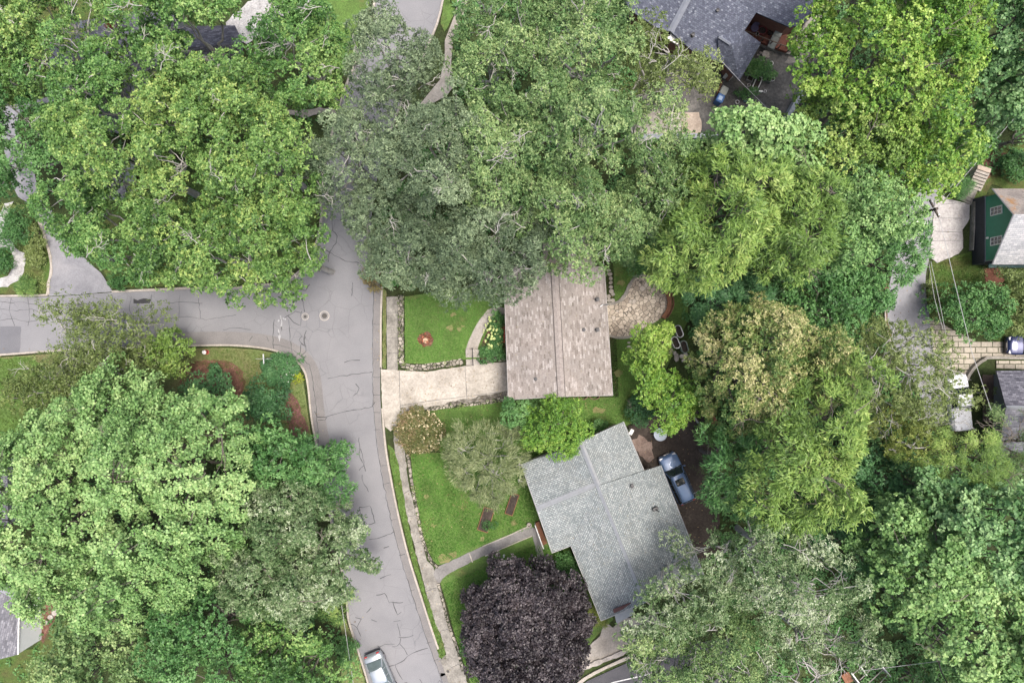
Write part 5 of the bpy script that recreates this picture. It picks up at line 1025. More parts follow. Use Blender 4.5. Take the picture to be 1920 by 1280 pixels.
tree('airy', 'olive', 'tangled olive tree below the west street at the left', [(70, 670), (180, 660), (270, 650), (310, 690), (290, 750), (220, 790), (110, 780), (50, 780), (30, 720)], 7, 3, dens=1.1, thi=.7)
tree('maple', 'lime', 'bright yellow green small tree at the kerb of the west street', [(290, 625), (330, 618), (368, 650), (350, 680), (330, 710), (300, 705), (280, 660)], 5, 2.5, lmul=.8, rs=.7, thi=.8)
shrub('dark', 'wide dark green yew shrub inside the curved mulch border', [(345, 716), (370, 705), (400, 698), (428, 704), (442, 722), (446, 750), (420, 780), (350, 770), (320, 730)], 3.0, kind='maple', lmul=.7, rs=.7, tlo=.3)
shrub('dark', 'round dark rhododendron beside the purple ground cover', circ(500, 757, 37, 37), 2.4, kind='maple', lmul=.7, rs=.65, dens=1.3)
fl = shrub('dark', 'mounded flowering shrub behind the street sign on the corner', circ(525, 693, 34, 30), 1.0, dens=1.3, tlo=.3)
blossoms(fl, 535, 695, 26, 24, 55, 1.05, .045, M_flat('white_petals', (.6, .6, .55), .8))
shrub(M_leaf('leaf_gold', g3((.35, .33, .02), (.5, .46, .03), (.62, .56, .05), (.7, .62, .1))), 'small bright yellow plant at the edge of the corner bed', circ(559, 703, 7, 11), .7, lmul=.6)
shrub('deep', 'leafy shrub beside the gravel path at the left edge', circ(30, 430, 30, 36), 1.6, kind='maple', lmul=.6, rs=.6, thi=.6)
shrub('deep', 'small mounded plant inside the loop of the gravel path', circ(5, 492, 18, 22), .9)
shrub('bright', 'pale green grassy plant at the street edge left of the driveway', circ(48, 540, 17, 17), 1.0, kind='needle', lmul=.8, rs=.5)
shrub('olive', 'olive plant between the gravel path and the driveway', circ(68, 460, 17, 40), 1.0, tlo=.2)
shrub('deep', 'dark shrub at the right corner of the wide asphalt driveway', circ(222, 530, 16, 14), .9)
shrub(RED_LEAF, 'small red leaved maple among the oaks in the top left', circ(219, 52, 9, 13), 9.6, name='maple_tree', cat='tree', ze=8.0, lmul=1.2)
shrub(M_leaf('leaf_brown', g3((.12, .07, .035), (.24, .15, .07), (.34, .23, .11), (.42, .33, .16))), 'brown dried shrub beside the street, left of the dusky oak', circ(699, 517, 16, 26), 2.2, lmul=.9)
# garden shrubs near the houses
shrub('deep', 'bright leafy shrub beside the small lawn north of the patio', circ(1195, 500, 16, 20), 1.4)
shrub('dark', 'dark shrub at the lower end of the east side lawn', circ(1195, 770, 26, 22), 1.5, kind='maple', lmul=.7, rs=.6, tlo=.3)
shrub('deep', 'small round bush at the top corner of the grey green roof', circ(1122, 796, 16, 12), 1.4)
shrub('bright2', 'leafy green bush at the left edge of the parking court trees', circ(1325, 808, 30, 22), 2.0, kind='maple', lmul=.7, rs=.6)
shrub('deep', 'mixed green shrub in the inner corner of the grey green roof', [(1040, 1045), (1070, 1035), (1090, 1070), (1095, 1100), (1060, 1095), (1040, 1070)], 1.3, thi=.7)
shrub('golden', 'yellow green grassy shrub against the west wall of the grey green roofed house', [(1100, 1110), (1115, 1135), (1135, 1160), (1130, 1180), (1105, 1165), (1096, 1135)], 1.0, kind='needle', lmul=.7, rs=.5)
shrub('deep', 'low dark bush at the left foot of the purple tree', circ(878, 1210, 14, 22), 1.0)
shrub('olive', 'wispy sapling near the parking court beside the blue car', circ(1330, 870, 24, 14), 2.6, kind='needle')
shrub('deep', 'leafy shrub growing around the tub in the cluttered yard', circ(1420, 132, 22, 20), 1.4, tlo=.2)
shrub('deep', 'low green plant row behind the white ring in the cluttered yard', circ(1405, 175, 22, 8), .7)
shrub('deep', 'plant beside the right planter box in the cluttered yard', circ(1446, 142, 9, 8), .9)
shrub('deep', 'bright green grassy patch shrub left of the stone stairs', [(1785, 360), (1800, 340), (1820, 335), (1822, 350), (1812, 370), (1795, 376)], 1.0, kind='needle', lmul=.6, rs=.5, dens=1.4)
shrub('deep', 'round bush right of the stone stairs', circ(1900, 315, 30, 22), 1.6, kind='maple', lmul=.7, rs=.6, thi=.6)
tree('maple', 'deep', 'fresh green tree between the brick pad and the paver driveway', [(1790, 545), (1830, 525), (1865, 540), (1878, 580), (1870, 620), (1850, 650), (1820, 635), (1775, 615), (1765, 580)], 5.5, 2.5, lmul=.8, rs=.8)
tree('tan', 'olive', 'olive green tree at the right edge above the dark blue car', [(1880, 510), (1990, 490), (1990, 630), (1900, 632), (1875, 590)], 6, 3, thi=.8)
shrub('olive', 'brown green hedge along the right side of the east lane', [(1730, 525), (1745, 520), (1762, 560), (1765, 600), (1745, 600), (1735, 560)], 1.3, tlo=.3)
shrub('olive', 'yellow olive shrub inside the curved retaining wall', circ(1822, 735, 16, 26), 1.8, kind='sparse', kmul=2)
# low growth under the woods
cover('fallen_leaves', [[(640, 1150), (655, 1150), (700, 1290), (660, 1290)], [(690, 530), (712, 540), (713, 690), (700, 700)], [(655, 1130), (700, 1180), (690, 1200), (665, 1190)], [(585, 700), (592, 700), (640, 1000), (625, 1000)], [(727, 832), (760, 850), (840, 1200), (860, 1290), (820, 1240)], [(714, 692), (951, 680), (951, 745), (760, 770)], [(760, 560), (1150, 560), (1190, 780), (780, 1040)], [(1760, 370), (1810, 380), (1800, 470), (1745, 485)], [(1660, 540), (1740, 540), (1760, 700), (1700, 700)], [(1180, 800), (1350, 790), (1350, 1040), (1300, 1050)], [(0, 650), (350, 640), (350, 655), (0, 665)]], M_leaf('dead_leaf', g3((.12, .08, .04), (.22, .15, .07), (.34, .25, .13), (.45, .38, .2)), red=1), .75, .13, .08, .01, z0=.10, k=1, seed=77)
WOOD = [[(1150, 430), (1300, 300), (1500, 260), (1700, 340), (1660, 560), (1650, 640), (1700, 700), (1740, 800), (1990, 880), (1990, 1350), (1400, 1350), (1330, 1060), (1345, 800), (1290, 620), (1250, 500)],
        [(830, 200), (1180, 200), (1180, 440), (1010, 440), (940, 500), (760, 545), (715, 530), (700, 420)], [(1190, 260), (1500, 262), (1500, 320), (1190, 330)], [(850, -60), (1190, -60), (1190, 200), (860, 200)], [(1560, -60), (1990, -60), (1990, 300), (1770, 360), (1500, 280), (1500, 200)]]
WOODW = [[(-60, 860), (560, 850), (640, 1100), (680, 1350), (-60, 1350)], [(-60, 60), (60, 40), (700, 60), (640, 160), (590, 400), (580, 470), (500, 525), (220, 530), (120, 420), (70, 330), (-60, 360)]]
cover('undergrowth', WOOD, 'deep', .42, .30, .17, .5, k=8, seed=8, thr=-.6)
cover('undergrowth', WOODW, 'deep', .55, .28, .16, .35, k=7, seed=9, thr=.0)
cover('bed_plants', [[(-60, 380), (60, 385), (85, 445), (95, 510), (91, 550), (40, 552), (50, 490), (30, 460), (20, 400), (-60, 420)], [(1760, 345), (1800, 300), (1830, 335), (1815, 372)], [(1830, 480), (1990, 500), (1990, 520), (1840, 520)], [(1050, 1040), (1110, 1130), (1060, 1090)]], 'olive', .28, .17, .09, .2, k=6, seed=10, thr=-.2)
cover('wall_ivy', [[(748, 552), (760, 552), (760, 690), (748, 690)], [(760, 680), (870, 668), (870, 682), (760, 694)], [(803, 764), (880, 754), (951, 743), (951, 750), (880, 762), (803, 772)], [(776, 880), (790, 970), (812, 1040), (806, 1044), (784, 975), (770, 880)]], 'olive', .26, .14, .08, .3, z0=.25, k=5, seed=12, thr=-.1)
print('LEAVES', NLEAF[0])

# leaves and twigs lying on the roofs
def roof_leaves(quads, n, seed, off=.03):
    rg = np.random.default_rng(seed); Vs = []; Fs = []; o = 0
    for q in quads:
        p = [np.array(P(*v)) for v in q]; nn = np.cross(p[1] - p[0], p[3] - p[0]); nn = nn / np.linalg.norm(nn); nn = nn if nn[2] > 0 else -nn
        u, v = rg.uniform(.03, .97, n), rg.uniform(.03, .97, n); pos = ((1 - u) * (1 - v))[:, None] * p[0] + (u * (1 - v))[:, None] * p[1] + (u * v)[:, None] * p[2] + ((1 - u) * v)[:, None] * p[3]
        a = rg.uniform(0, 6.28, n); t1 = (p[1] - p[0]) / np.linalg.norm(p[1] - p[0]); t2 = np.cross(nn, t1); d = np.cos(a)[:, None] * t1 + np.sin(a)[:, None] * t2
        V, F = leaf_quads(pos + nn * off, d, np.tile(nn, (n, 1)) + rg.normal(0, .1, (n, 3)), rg.uniform(.07, .2, n), rg.uniform(.03, .08, n), .1); Vs.append(V); Fs.append(F + o); o += len(V)
    ob = np_mesh('roof_leaves', np.concatenate(Vs), np.concatenate(Fs), M_leaf('roof_leaf', g3((.06, .05, .035), (.11, .09, .06), (.17, .14, .08), (.26, .23, .15)), red=1), None, rg.uniform(0, 1, o // 4)); ob['kind'] = 'stuff'
roof_leaves([[(944, 503, 3.9), (1040, 501, 5.3), (1053, 743, 5.3), (953, 749, 3.9)], [(1040, 501, 5.3), (1133, 499, 3.9), (1149, 741, 3.9), (1053, 743, 5.3)]], 70, 1)
roof_leaves([[(1005, 862, 3.5), (1088, 827, 5.1), (1210, 1127, 5.1), (1127, 1163, 3.5)], [(1123, 910, 5.17), (1239, 872, 3.05), (1320, 1078, 3.05), (1211, 1128, 5.17)]], 90, 2)
# ------------------------------------------------------------------ cars
RUBBER = M_flat('tyre_rubber', (.02, .02, .02), .8); CHROME = M_flat('alloy', (.5, .5, .52), .3, .9); LAMP = M_flat('lamp_glass', (.6, .6, .62), .15, var=.1, spec=.8)
REDL = M_flat('tail_lamp', (.35, .02, .02), .2); UNDER = M_flat('underbody', (.015, .015, .016), .8)
AUTOG = M_flat('car_glass', (.02, .028, .032), .06, var=.15, spec=.9)
def loft(mb, secs, mi=0, caps=True):
    m = len(secs[0]); vs = [p for s_ in secs for p in s_]; fs = []
    for j in range(len(secs) - 1):
        for i in range(m - 1): fs.append((j * m + i, (j + 1) * m + i, (j + 1) * m + i + 1, j * m + i + 1))
    if caps: fs.append(tuple(range(m))); fs.append(tuple(range(len(secs) * m - 1, (len(secs) - 1) * m - 1, -1)))
    mb.add(vs, fs, mi)
def car(name, label, loc, rz, L, Wd, Ht, paint, shape='suv', belt=.95, group=None, roofpaint=None, glass=None):
    t = thing(name, label, 'pickup truck' if shape == 'pickup' else 'car', loc, rz, group); glass = glass or AUTOG
    hw = Wd / 2; X = lambda f: (f - .5) * L       # f=0 rear, 1 front
    def w(f): e = abs(f - .5) * 2; return hw * (1 - .22 * max(0, (e - .80) / .20) ** 2 - .03 * e)
    prof = {'suv': [(0, .62), (.01, .86), (.04, .93), (.3, .97), (.66, .97), (.72, .98), (.85, .92), (.95, .82), (.99, .70), (1, .55)],
            'sedan': [(0, .55), (.01, .80), (.05, .90), (.16, .93), (.3, .90), (.66, .90), (.74, .90), (.88, .80), (.96, .70), (.99, .60), (1, .48)],
            'pickup': [(0, .70), (.01, .95), (.05, 1.0), (.4, 1.0), (.7, 1.0), (.76, 1.02), (.9, .96), (.97, .88), (.99, .7), (1, .55)]}[shape]
    fs_ = sorted(set(list(np.linspace(0, 1, 25)) + [p[0] for p in prof])); body = MB(); secs = []
    px_, pz_ = [p[0] for p in prof], [p[1] for p in prof]
    for f in fs_:
        z = float(np.interp(f, px_, pz_)); ww = w(f); lo = .24 + (.08 if f in (0, 1) else 0); x = X(f); crown = .05 if .7 < f < .98 or (shape == 'sedan' and f < .2) else .02
        half = [(ww * .90, lo), (ww, lo + .12), (ww * 1.0, z * .62), (ww * .985, z - .16), (ww * .93, z - .04), (ww * .78, z), (ww * .4, z + crown * .8), (0, z + crown)]
        secs.append([(x, -a, b) for a, b in half] + [(x, a, b) for a, b in half[::-1][1:]])
    loft(body, secs); body.add([(X(.02), -hw * .85, .26), (X(.98), -hw * .85, .26), (X(.98), hw * .85, .26), (X(.02), hw * .85, .26)], [(0, 1, 2, 3)])
    bo = body.build('body', paint, t, smooth=True, local=True)
    # greenhouse
    G = {'suv': [(.02, .93, .02), (.07, Ht - .1, .8), (.12, Ht - .02, 1), (.54, Ht, 1), (.60, Ht - .05, .95), (.735, .97, .05)], 'sedan': [(.13, .93, .02), (.27, Ht - .06, .9), (.32, Ht - .01, 1), (.50, Ht, 1), (.56, Ht - .05, .95), (.73, .90, .05)],
         'pickup': [(.40, 1.0, .02), (.44, Ht - .08, .9), (.47, Ht, 1), (.60, Ht, 1), (.65, Ht - .06, .95), (.76, 1.02, .05)]}[shape]
    gf = [g[0] for g in G]; gz = [g[1] for g in G]; fs2 = sorted(set(list(np.linspace(gf[0], gf[-1], 22)) + gf)); gh = MB(); secs = []; bz = .90
    for f in fs2:
        z = float(np.interp(f, gf, gz)); b = float(np.interp(f, px_, pz_)) - .04; ww = w(f) * .93; k = np.clip((z - b) / (Ht - b), 0, 1); wt = ww - .20 * k - .0
        half = [(ww, b), (ww - (ww - wt) * .6, b + (z - b) * .6), (wt + .0, b + (z - b) * .92), (wt * .88, z), (wt * .45, z + .02), (0, z + .03)]
        secs.append([(X(f), -p, q) for p, q in half] + [(X(f), p, q) for p, q in half[::-1][1:]])
    loft(gh, secs); gh.build('windows', glass, t, smooth=True, local=True)
    # roof panel and pillars
    rp = MB(); secs = []; rf0, rf1 = G[1][0] + .01, G[-2][0] + .005
    for f in np.linspace(rf0, rf1, 12):
        z = float(np.interp(f, gf, gz)) + .012; ww = w(f) * .93; wt = ww - .20; e = .985 if f in (rf0, rf1) else 1.02
        half = [(wt * e + .02, z - .10), (wt * .90 * e, z + .004), (wt * .45, z + .026), (0, z + .036)]
        secs.append([(X(f), -p, q) for p, q in half] + [(X(f), p, q) for p, q in half[::-1][1:]])
    loft(rp, secs, caps=False); ro_ = rp.build('roof', roofpaint or paint, t, smooth=True, local=True)
    for s_ in (-1, 1):
        wa_ = w(G[-1][0]) * .93; pl_ = MB(); pl_.tube([(X(G[-1][0] - .01), s_ * wa_ * .97, .93), (X(G[-2][0]), s_ * (wa_ - .17), Ht - .07)], .045, 6)
        pl_.build('pillar', paint, t, local=True); wr = w(G[0][0] + .05) * .93; pl_ = MB(); pl_.tube([(X(G[0][0] + .01), s_ * wr * .93, .93), (X(G[1][0]), s_ * (wr - .17), Ht - .12)], .06, 6)
        pl_.build('pillar', paint, t, local=True)
        for f in (.32, .46) if shape != 'pickup' else (.53,): pl_ = MB(); pl_.tube([(X(f), s_ * (w(f) * .93 - .005), .92), (X(f), s_ * (w(f) * .93 - .18), Ht - .09)], .03, 5); pl_.build('pillar', paint, t, local=True)
    if shape == 'suv':
        for s_ in (-1, 1):
            m = MB(); m.tube([(X(.14), s_ * (hw * .93 - .27), Ht + .03), (X(.17), s_ * (hw * .93 - .27), Ht + .075), (X(.52), s_ * (hw * .93 - .27), Ht + .075), (X(.55), s_ * (hw * .93 - .27), Ht + .02)], .022); m.build('roof_rail', BLACK, t, local=True)
        m = MB(); m.box((X(.47), 0, Ht + .05), (.62, .82, .02), bev=.06); m.build('sunroof', glass, ro_, local=True)
    wx = (X(.17), X(.81))
    for x in wx:
        for s_ in (-1, 1):
            m = MB(); y = s_ * (hw - .12)
            m.lathe((x, y, .33), [(.20, -.10), (.31, -.10), (.335, -.06), (.335, .06), (.31, .10), (.20, .10)], 20, ax='y'); wh = m.build('wheel', RUBBER, t, local=True)
            m = MB(); m.lathe((x, y + s_ * .085, .33), [(.02, -.02), (.21, -.015), (.21, .015), (.02, .02)], 14, ax='y'); m.build('rim', CHROME, wh, local=True)
    for s_ in (-1, 1):
        m = MB(); m.box((X(.955), s_ * (w(.955) - .22), np.interp(.955, px_, pz_) - .06), (.24, .34, .12), s_ * -.25, bev=.05); m.build('headlight', LAMP, t, local=True)
        m = MB(); m.box((X(.018), s_ * (w(.02) - .16), .80), (.10, .28, .16), 0, bev=.03); m.build('tail_light', REDL, t, local=True)
        m = MB(); m.box((X(.69), s_ * (hw + .09), 1.0), (.12, .24, .15), s_ * .2, bev=.04); m.tube([(X(.69), s_ * (hw - .12), .95), (X(.69), s_ * (hw + .05), .98)], .025); m.build('mirror', paint, t, local=True)
    m = MB(); m.box((X(.985), 0, .36), (.14, Wd * .84, .20), bev=.06); m.box((X(.012), 0, .42), (.14, Wd * .86, .22), bev=.06); m.box((X(.995), 0, .60), (.06, Wd * .5, .14)); m.build('bumper', BLACK, t, local=True)
    m = MB(); m.ribbon([(X(.99), y) for y in (0,)] + [(X(.99), 0)], .01, .4, .41) if False else m.box((X(1.0) + .01, 0, .60), (.02, .5, .10)); m.build('grille', CHROME, t, local=True)
    m = MB()
    for f in (.735, .75): 
        m.tube([(X(f), -.35, float(np.interp(f, px_, pz_)) + .05), (X(f - .06), .15 if f > .74 else -.45, 1.05 if shape != 'pickup' else 1.15)], .012, 4)
    m.build('wiper', BLACK, t, local=True)
    if shape == 'pickup':
        m = MB(); m.box((X(.20), 0, 1.03), (L * .34, Wd * .86, .10), bev=.06); m.build('bed_cover', paint, t, local=True)
    return t
BLUE_P = M_flat('blue_grey_paint', (.10, .165, .29), .3, .25, var=.05, coat=.6); SILV_P = M_flat('silver_paint', (.42, .46, .49), .3, .55, var=.04, coat=.6)
NAVY_P = M_flat('navy_paint', (.02, .03, .10), .25, .3, var=.1, coat=.8); WHITE_P = M_noise('leaf_strewn_white_paint', [(.35, (.16, .15, .12)), (.42, (.62, .63, .65)), (.6, (.70, .71, .73))], 6.0, 9, .2, .4, .05)
p = P(1270, 897, .8); q = P(1253, 860, .8) - P(1287, 935, .8)
car('car', 'blue grey estate car with roof rails parked beside the grey green roof', (p.x, p.y, .03), math.atan2(q.y, q.x), 4.75, 1.85, 1.55, BLUE_P, 'suv')
p = P(715, 1268, .7); q = P(688, 1216, .7) - P(715, 1280, .7)
car('car', 'silver sedan parked at the west kerb, cut by the bottom edge', (p.x, p.y, .0), math.atan2(q.y, q.x) + math.pi, 4.6, 1.78, 1.42, SILV_P, 'sedan', glass=M_flat('pale_car_glass', (.10, .13, .135), .08, var=.2, spec=.9))
p = P(1936, 647, .8)
car('car', 'dark blue car on the paver driveway at the right edge', (p.x, p.y, .05), math.pi, 4.5, 1.8, 1.5, NAVY_P, 'suv')
p = P(1800, 754, .9)
car('pickup_truck', 'white pickup truck strewn with leaves below the curved wall', (p.x, p.y, .03), math.pi / 2 + .10, 5.2, 1.85, 1.75, WHITE_P, 'pickup')
# ------------------------------------------------------------------ street furniture
def manhole(px, py, r1, r2, label):
    c = P(px, py); t = thing('manhole', label, 'manhole', (c.x, c.y, 0), group='manholes in the street')
    m = MB(); m.lathe((0, 0, 0), [(r1, 0), (r1, .012), (r1 * .97, .018)], 28); m.build('collar', M_noise('collar', [(.3, (.34, .31, .28)), (.7, (.46, .42, .38))], 2, 12, .3), t, local=True)
    m = MB(); m.lathe((0, 0, 0), [(r1 * .84, .005), (r1 * .84, .022)], 28); m.build('mortar_ring', M_flat('mortar_ring', (.20, .195, .19), .9), t, local=True)
    m = MB(); m.lathe((0, 0, 0), [(r2, .005), (r2, .026)], 24)
    for k in range(-2, 3): m.box((k * r2 * .32, 0, .029), (.03, 1.4 * r2 * math.cos(k * .35), .008))
    m.build('cover', M_flat('cast_iron', (.07, .065, .06), .6, .4), t, local=True)
manhole(608.5, 592, .46, .24, 'larger round manhole with a pale collar in the junction')
manhole(572.5, 593.5, .33, .13, 'smaller round manhole just left of the larger one')
c = P(840, 1257); t = thing('water_valve_cover', 'small dark round cover in the sidewalk at the bottom edge', 'cover', (c.x, c.y, .065)); m = MB(); m.lathe((0, 0, 0), [(.13, 0), (.13, .01), (.1, .012)], 16); m.build('cover', M_flat('iron2', (.06, .055, .05), .7), t, local=True)
# hydrant
c = P(389, 660); t = thing('fire_hydrant', 'red fire hydrant with a white top on the corner grass', 'fire hydrant', (c.x, c.y, .05))
REDP = M_flat('hydrant_red', (.35, .04, .03), .5); m = MB(); m.lathe((0, 0, 0), [(.2, 0), (.2, .05), (.13, .07), (.13, .5), (.17, .52), (.17, .58), (.12, .6)], 14); m.build('barrel', REDP, t, local=True)
m = MB(); m.lathe((0, 0, 0), [(.17, .585), (.20, .6), (.18, .68), (.10, .77), (.04, .79), (.04, .84)], 14); m.build('bonnet', TRIM, t, local=True)
for a in (0, math.pi / 2, math.pi):
    m = MB(); m.tube([(0, 0, .42), (.24 * math.cos(a), .24 * math.sin(a), .42)], .065, 8); m.build('nozzle', REDP, t, local=True)
# street sign: post with crossing blades
c = P(518, 671); t = thing('street_sign', 'street name sign on a dark post at the corner flower bed', 'street sign', (c.x, c.y, .05))
m = MB(); m.tube([(0, 0, 0), (0, 0, 3.0)], .04, 8); m.build('post', BLACK, t, local=True)
m = MB(); m.box((0, 0, 3.12), (.04, .85, .20), .05); m.build('blade', M_flat('white_sign', (.6, .62, .62), .5), t, local=True)
m = MB(); m.lathe((0, 0, 2.25), [(.015, -.015), (.38, -.012), (.38, .012), (.015, .015)], 8, ax='y'); o = m.build('stop_plate', M_flat('pale_plate', (.5, .5, .5), .5), t, local=True)
m = MB(); m.box((-.35, 0, 2.9), (.8, .03, .16)); m.build('blade', M_flat('dull_sign', (.25, .27, .26), .5), t, local=True)
# steps and handrail at the front lawn
c = P(887, 668); t = thing('front_steps', 'concrete front steps with a black handrail up to the lawn', 'steps', (c.x, c.y, 0))
for i in range(4):
    m = MB(); y = -.62 + i * .36; m.box((0, y, .06 + .105 * i), (1.25, .36, .13 + .21 * i * .99)); m.build('step', CONC, t, local=True)
m = MB(); m.tube([(.05, -.8, .95), (.0, .75, 1.4)], .03, 6)
for y, z0_, z1_ in ((-.8, 0, .95), (0, .3, 1.18), (.75, .4, 1.4)): m.tube([(.03, y, z0_), (.03, y, z1_)], .025, 6)
m.tube([(.05, -.8, .5), (.0, .75, .95)], .02, 6); m.build('handrail', BLACK, t, local=True)
# stone walls
def rwall(name, label, pts, wd, h, mat=STONE, jit=.12, grp=None):
    m = MB(); q = W(smoothline(pts, 6)); m.ribbon(q, wd, -.05, h, jit=jit); o = m.build(name, mat); tag(o, label, 'stone wall', grp)
rwall('stone_wall', 'mossy stone retaining wall between the sidewalk and the front lawn', [(753, 554), (753, 600), (753, 640), (754, 676), (762, 686), (790, 688), (830, 683), (868, 677)], .52, .46)
rwall('stone_wall', 'short stone wall right of the front steps', [(903, 677), (925, 674), (948, 672)], .4, .5)
rwall('stone_wall', 'dark stone edge wall along the lower side of the driveway', [(803, 766), (850, 760), (900, 755), (951, 747)], .36, .22)
rwall('stone_wall', 'low overgrown wall between the sidewalk and the south lawn', [(765, 850), (773, 905), (783, 960), (793, 1010), (808, 1048), (822, 1062)], .26, .22)
rwall('stone_wall', 'low wall between the sidewalk and the purple tree', [(822, 1092), (832, 1130), (842, 1170), (858, 1215), (868, 1255)], .26, .22)
rwall('stone_wall', 'rough stone edging above the dark lower road', [(1062, 1270), (1090, 1252), (1130, 1236), (1165, 1222), (1200, 1205)], .35, .2, ROCK, .5)
rwall('garden_wall', 'grey capped wall at the lower side of the cluttered yard', [(1190, 262), (1240, 261), (1317, 260), (1340, 262)], .42, .9, M_flat('wall_cap', (.27, .29, .31), .8, var=.2), .03)
rwall('garden_wall', 'slanting grey capped wall at the right side of the cluttered yard', [(1467, 232), (1480, 208), (1497, 178)], .45, 1.1, M_flat('wall_cap2', (.29, .31, .32), .8, var=.2), .03)
# curved bench, red bench
arc = [(1248, 545), (1254, 556), (1256, 570), (1252, 584), (1244, 596)]
q = W(smoothline(arc, 5), .45); c = P(1253, 570); t = thing('curved_bench', 'curved orange brown wooden bench at the edge of the stone patio', 'bench', (c.x, c.y, 0))
m = MB(); m.ribbon(q, .42, .40, .46); m.build('seat', WOODO, t)
m = MB(); m.ribbon([(a + .26, b) for a, b in q], .05, .5, .95); m.build('backrest', M_flat('bench_brown', (.16, .06, .035), .7), t)
for k in (1, len(q) // 2, len(q) - 2):
    m = MB(); m.box((q[k][0], q[k][1], .255), (.4, .12, .29)); m.build('leg', WOODO, t)
c = P(939, 627, .45); t = thing('bench', 'bright red wooden bench under the west eave of the brown roof', 'bench', (c.x, c.y, .43)); RB = M_flat('red_bench_paint', (.52, .02, .03), .5)
for k in range(4):
    m = MB(); m.box((-.16 + k * .12, 0, .45), (.09, 1.5, .035)); m.build('slat', RB, t, local=True)
m = MB(); m.box((.30, 0, .72), (.04, 1.5, .10)); m.box((.32, 0, .88), (.04, 1.5, .10)); m.build('backrest', RB, t, local=True)
for x in (-.18, .25):
    for y in (-.65, .65):
        m = MB(); m.box((x, y, .215), (.06, .06, .43)); m.build('leg', RB, t, local=True)
# stock tank planters
def planter(px, py, rz, label, L=1.15, Wd=.62, h=.55, grp='oval metal tank planters', rim=METAL, plant=True):
    c = P(px, py, h); t = thing('planter', label, 'planter', (c.x, c.y, .03), rz, grp)
    def oval(a, b, n=20): return [((a - b) * (1 if math.cos(u) > 0 else -1) + b * math.cos(u), b * math.sin(u)) for u in np.arange(n) / n * 2 * math.pi + .01]
    o1, o2 = oval(L / 2, Wd / 2), oval(L / 2 - .05, Wd / 2 - .05); n = len(o1); m = MB()
    vs = [(x, y, 0) for x, y in o1] + [(x, y, h) for x, y in o1] + [(x, y, h) for x, y in o2] + [(x, y, h - .12) for x, y in o2]; fs = []
    for k in range(3): fs += [(k * n + i, k * n + (i + 1) % n, (k + 1) * n + (i + 1) % n, (k + 1) * n + i) for i in range(n)]
    m.add(vs, fs); m.build('tank', rim, t, local=True)
    m = MB(); m.tube([(x, y, h + .005) for x, y in o1 + [o1[0]]], .028, 5); m.build('rim', rim, t, local=True)
    m = MB(); m.prism(o2, .02, h - .10); m.build('soil', DIRT, t, local=True); return t
planter(1267, 642, -1.15, 'oval metal tank planter, lowest left of the three beside the narrow tree'); planter(1273, 621, -1.2, 'oval metal tank planter, topmost of the three beside the narrow tree'); planter(1283, 650, -1.3, 'oval metal tank planter, rightmost of the three, with a pale green rim', rim=M_flat('green_rim', (.22, .27, .23), .5, .3))
planter(1420, 156, 1.15, 'long white rimmed bath tub planter in the cluttered yard', 1.35, .55, .5, None, TRIM)
def crate(px, py, rz, s_, h, label, mat, name='planter_box', cat='planter', soil=True, grp=None):
    c = P(px, py, h); t = thing(name, label, cat, (c.x, c.y, .03), rz, grp); m = MB()
    for a, b, l, w_ in ((0, s_[1] / 2, s_[0], .05), (0, -s_[1] / 2, s_[0], .05), (s_[0] / 2 - .025, 0, .05, s_[1] - .06), (-s_[0] / 2 + .025, 0, .05, s_[1] - .06)): m.box((a, b, h / 2), (l, w_, h))
    m.build('frame', mat, t, local=True)
    if soil: m = MB(); m.box((0, 0, h * .4), (s_[0] - .1, s_[1] - .1, h * .7)); m.build('soil', DIRT, t, local=True)
    return t
crate(1407, 147, -.45, (.55, .5), .4, 'small square planter left of the bath tub planter', METAL); crate(1441, 147, -.45, (.6, .55), .4, 'square planter box right of the bath tub planter', M_flat('dull_green', (.12, .14, .12), .6))
crate(911, 974, 1.27, (2.2, .95), .3, 'raised garden bed with orange brown boards on the south lawn', WOODO, 'raised_bed', 'raised bed'); crate(960, 945, 1.25, (2.0, .7), .3, 'raised garden bed beside the feathery tree, nearer the grey green roof', WOODO, 'raised_bed', 'raised bed')
shrub('deep', 'vegetables growing in the lower end of the orange brown raised bed', circ(918, 984, 9, 8), .6, name='vegetable_plants', cat='vegetables', lmul=.8)
# bins
def bin_(px, py, rz, label, mat, lid, h=1.0):
    c = P(px, py, h); t = thing('wheelie_bin', label, 'bin', (c.x, c.y, .03), rz, 'bins beside the slate blue house'); m = MB(); m.box((0, 0, h * .47), (.62, .72, h * .92), taper=1.0, bev=.08); m.build('body', mat, t, local=True)
    m = MB(); m.box((0, 0, h * .97), (.66, .80, .08), bev=.1); l = m.build('lid', lid, t, local=True); m = MB(); m.tube([(-.25, .42, h * .95), (.25, .42, h * .95)], .025); m.build('handle', BLACK, l, local=True)
    for s_ in (-1, 1): m = MB(); m.lathe((s_ * .28, .36, .12), [(.12, -.03), (.12, .03)], 12, ax='y'); m.build('wheel', BLACK, t, local=True)
    return t
bb = bin_(1351, 184, -.45, 'blue recycling bin with a pale label on its lid', M_flat('blue_plastic', (.03, .09, .22), .5), M_flat('blue_lid', (.03, .10, .26), .5)); m = MB(); m.box((0, -.02, 1.015), (.34, .36, .012)); m.build('lid_label', M_flat('pale_blue_label', (.35, .45, .6), .6), bb, local=True)
bin_(1358, 170, -.45, 'grey green bin next to the blue recycling bin', M_flat('grey_bin', (.15, .16, .14), .6), M_flat('grey_lid', (.24, .25, .22), .6))
m = MB(); a_ = P(1349, 161, .5); b_3 = P(1343, 178, .5); m.tube([P(1354, 152, .3), P(1345, 176, .3)], .08, 4); o = m.build('timber', WOODO); tag(o, 'orange brown timber leaning beside the bins', 'timber')
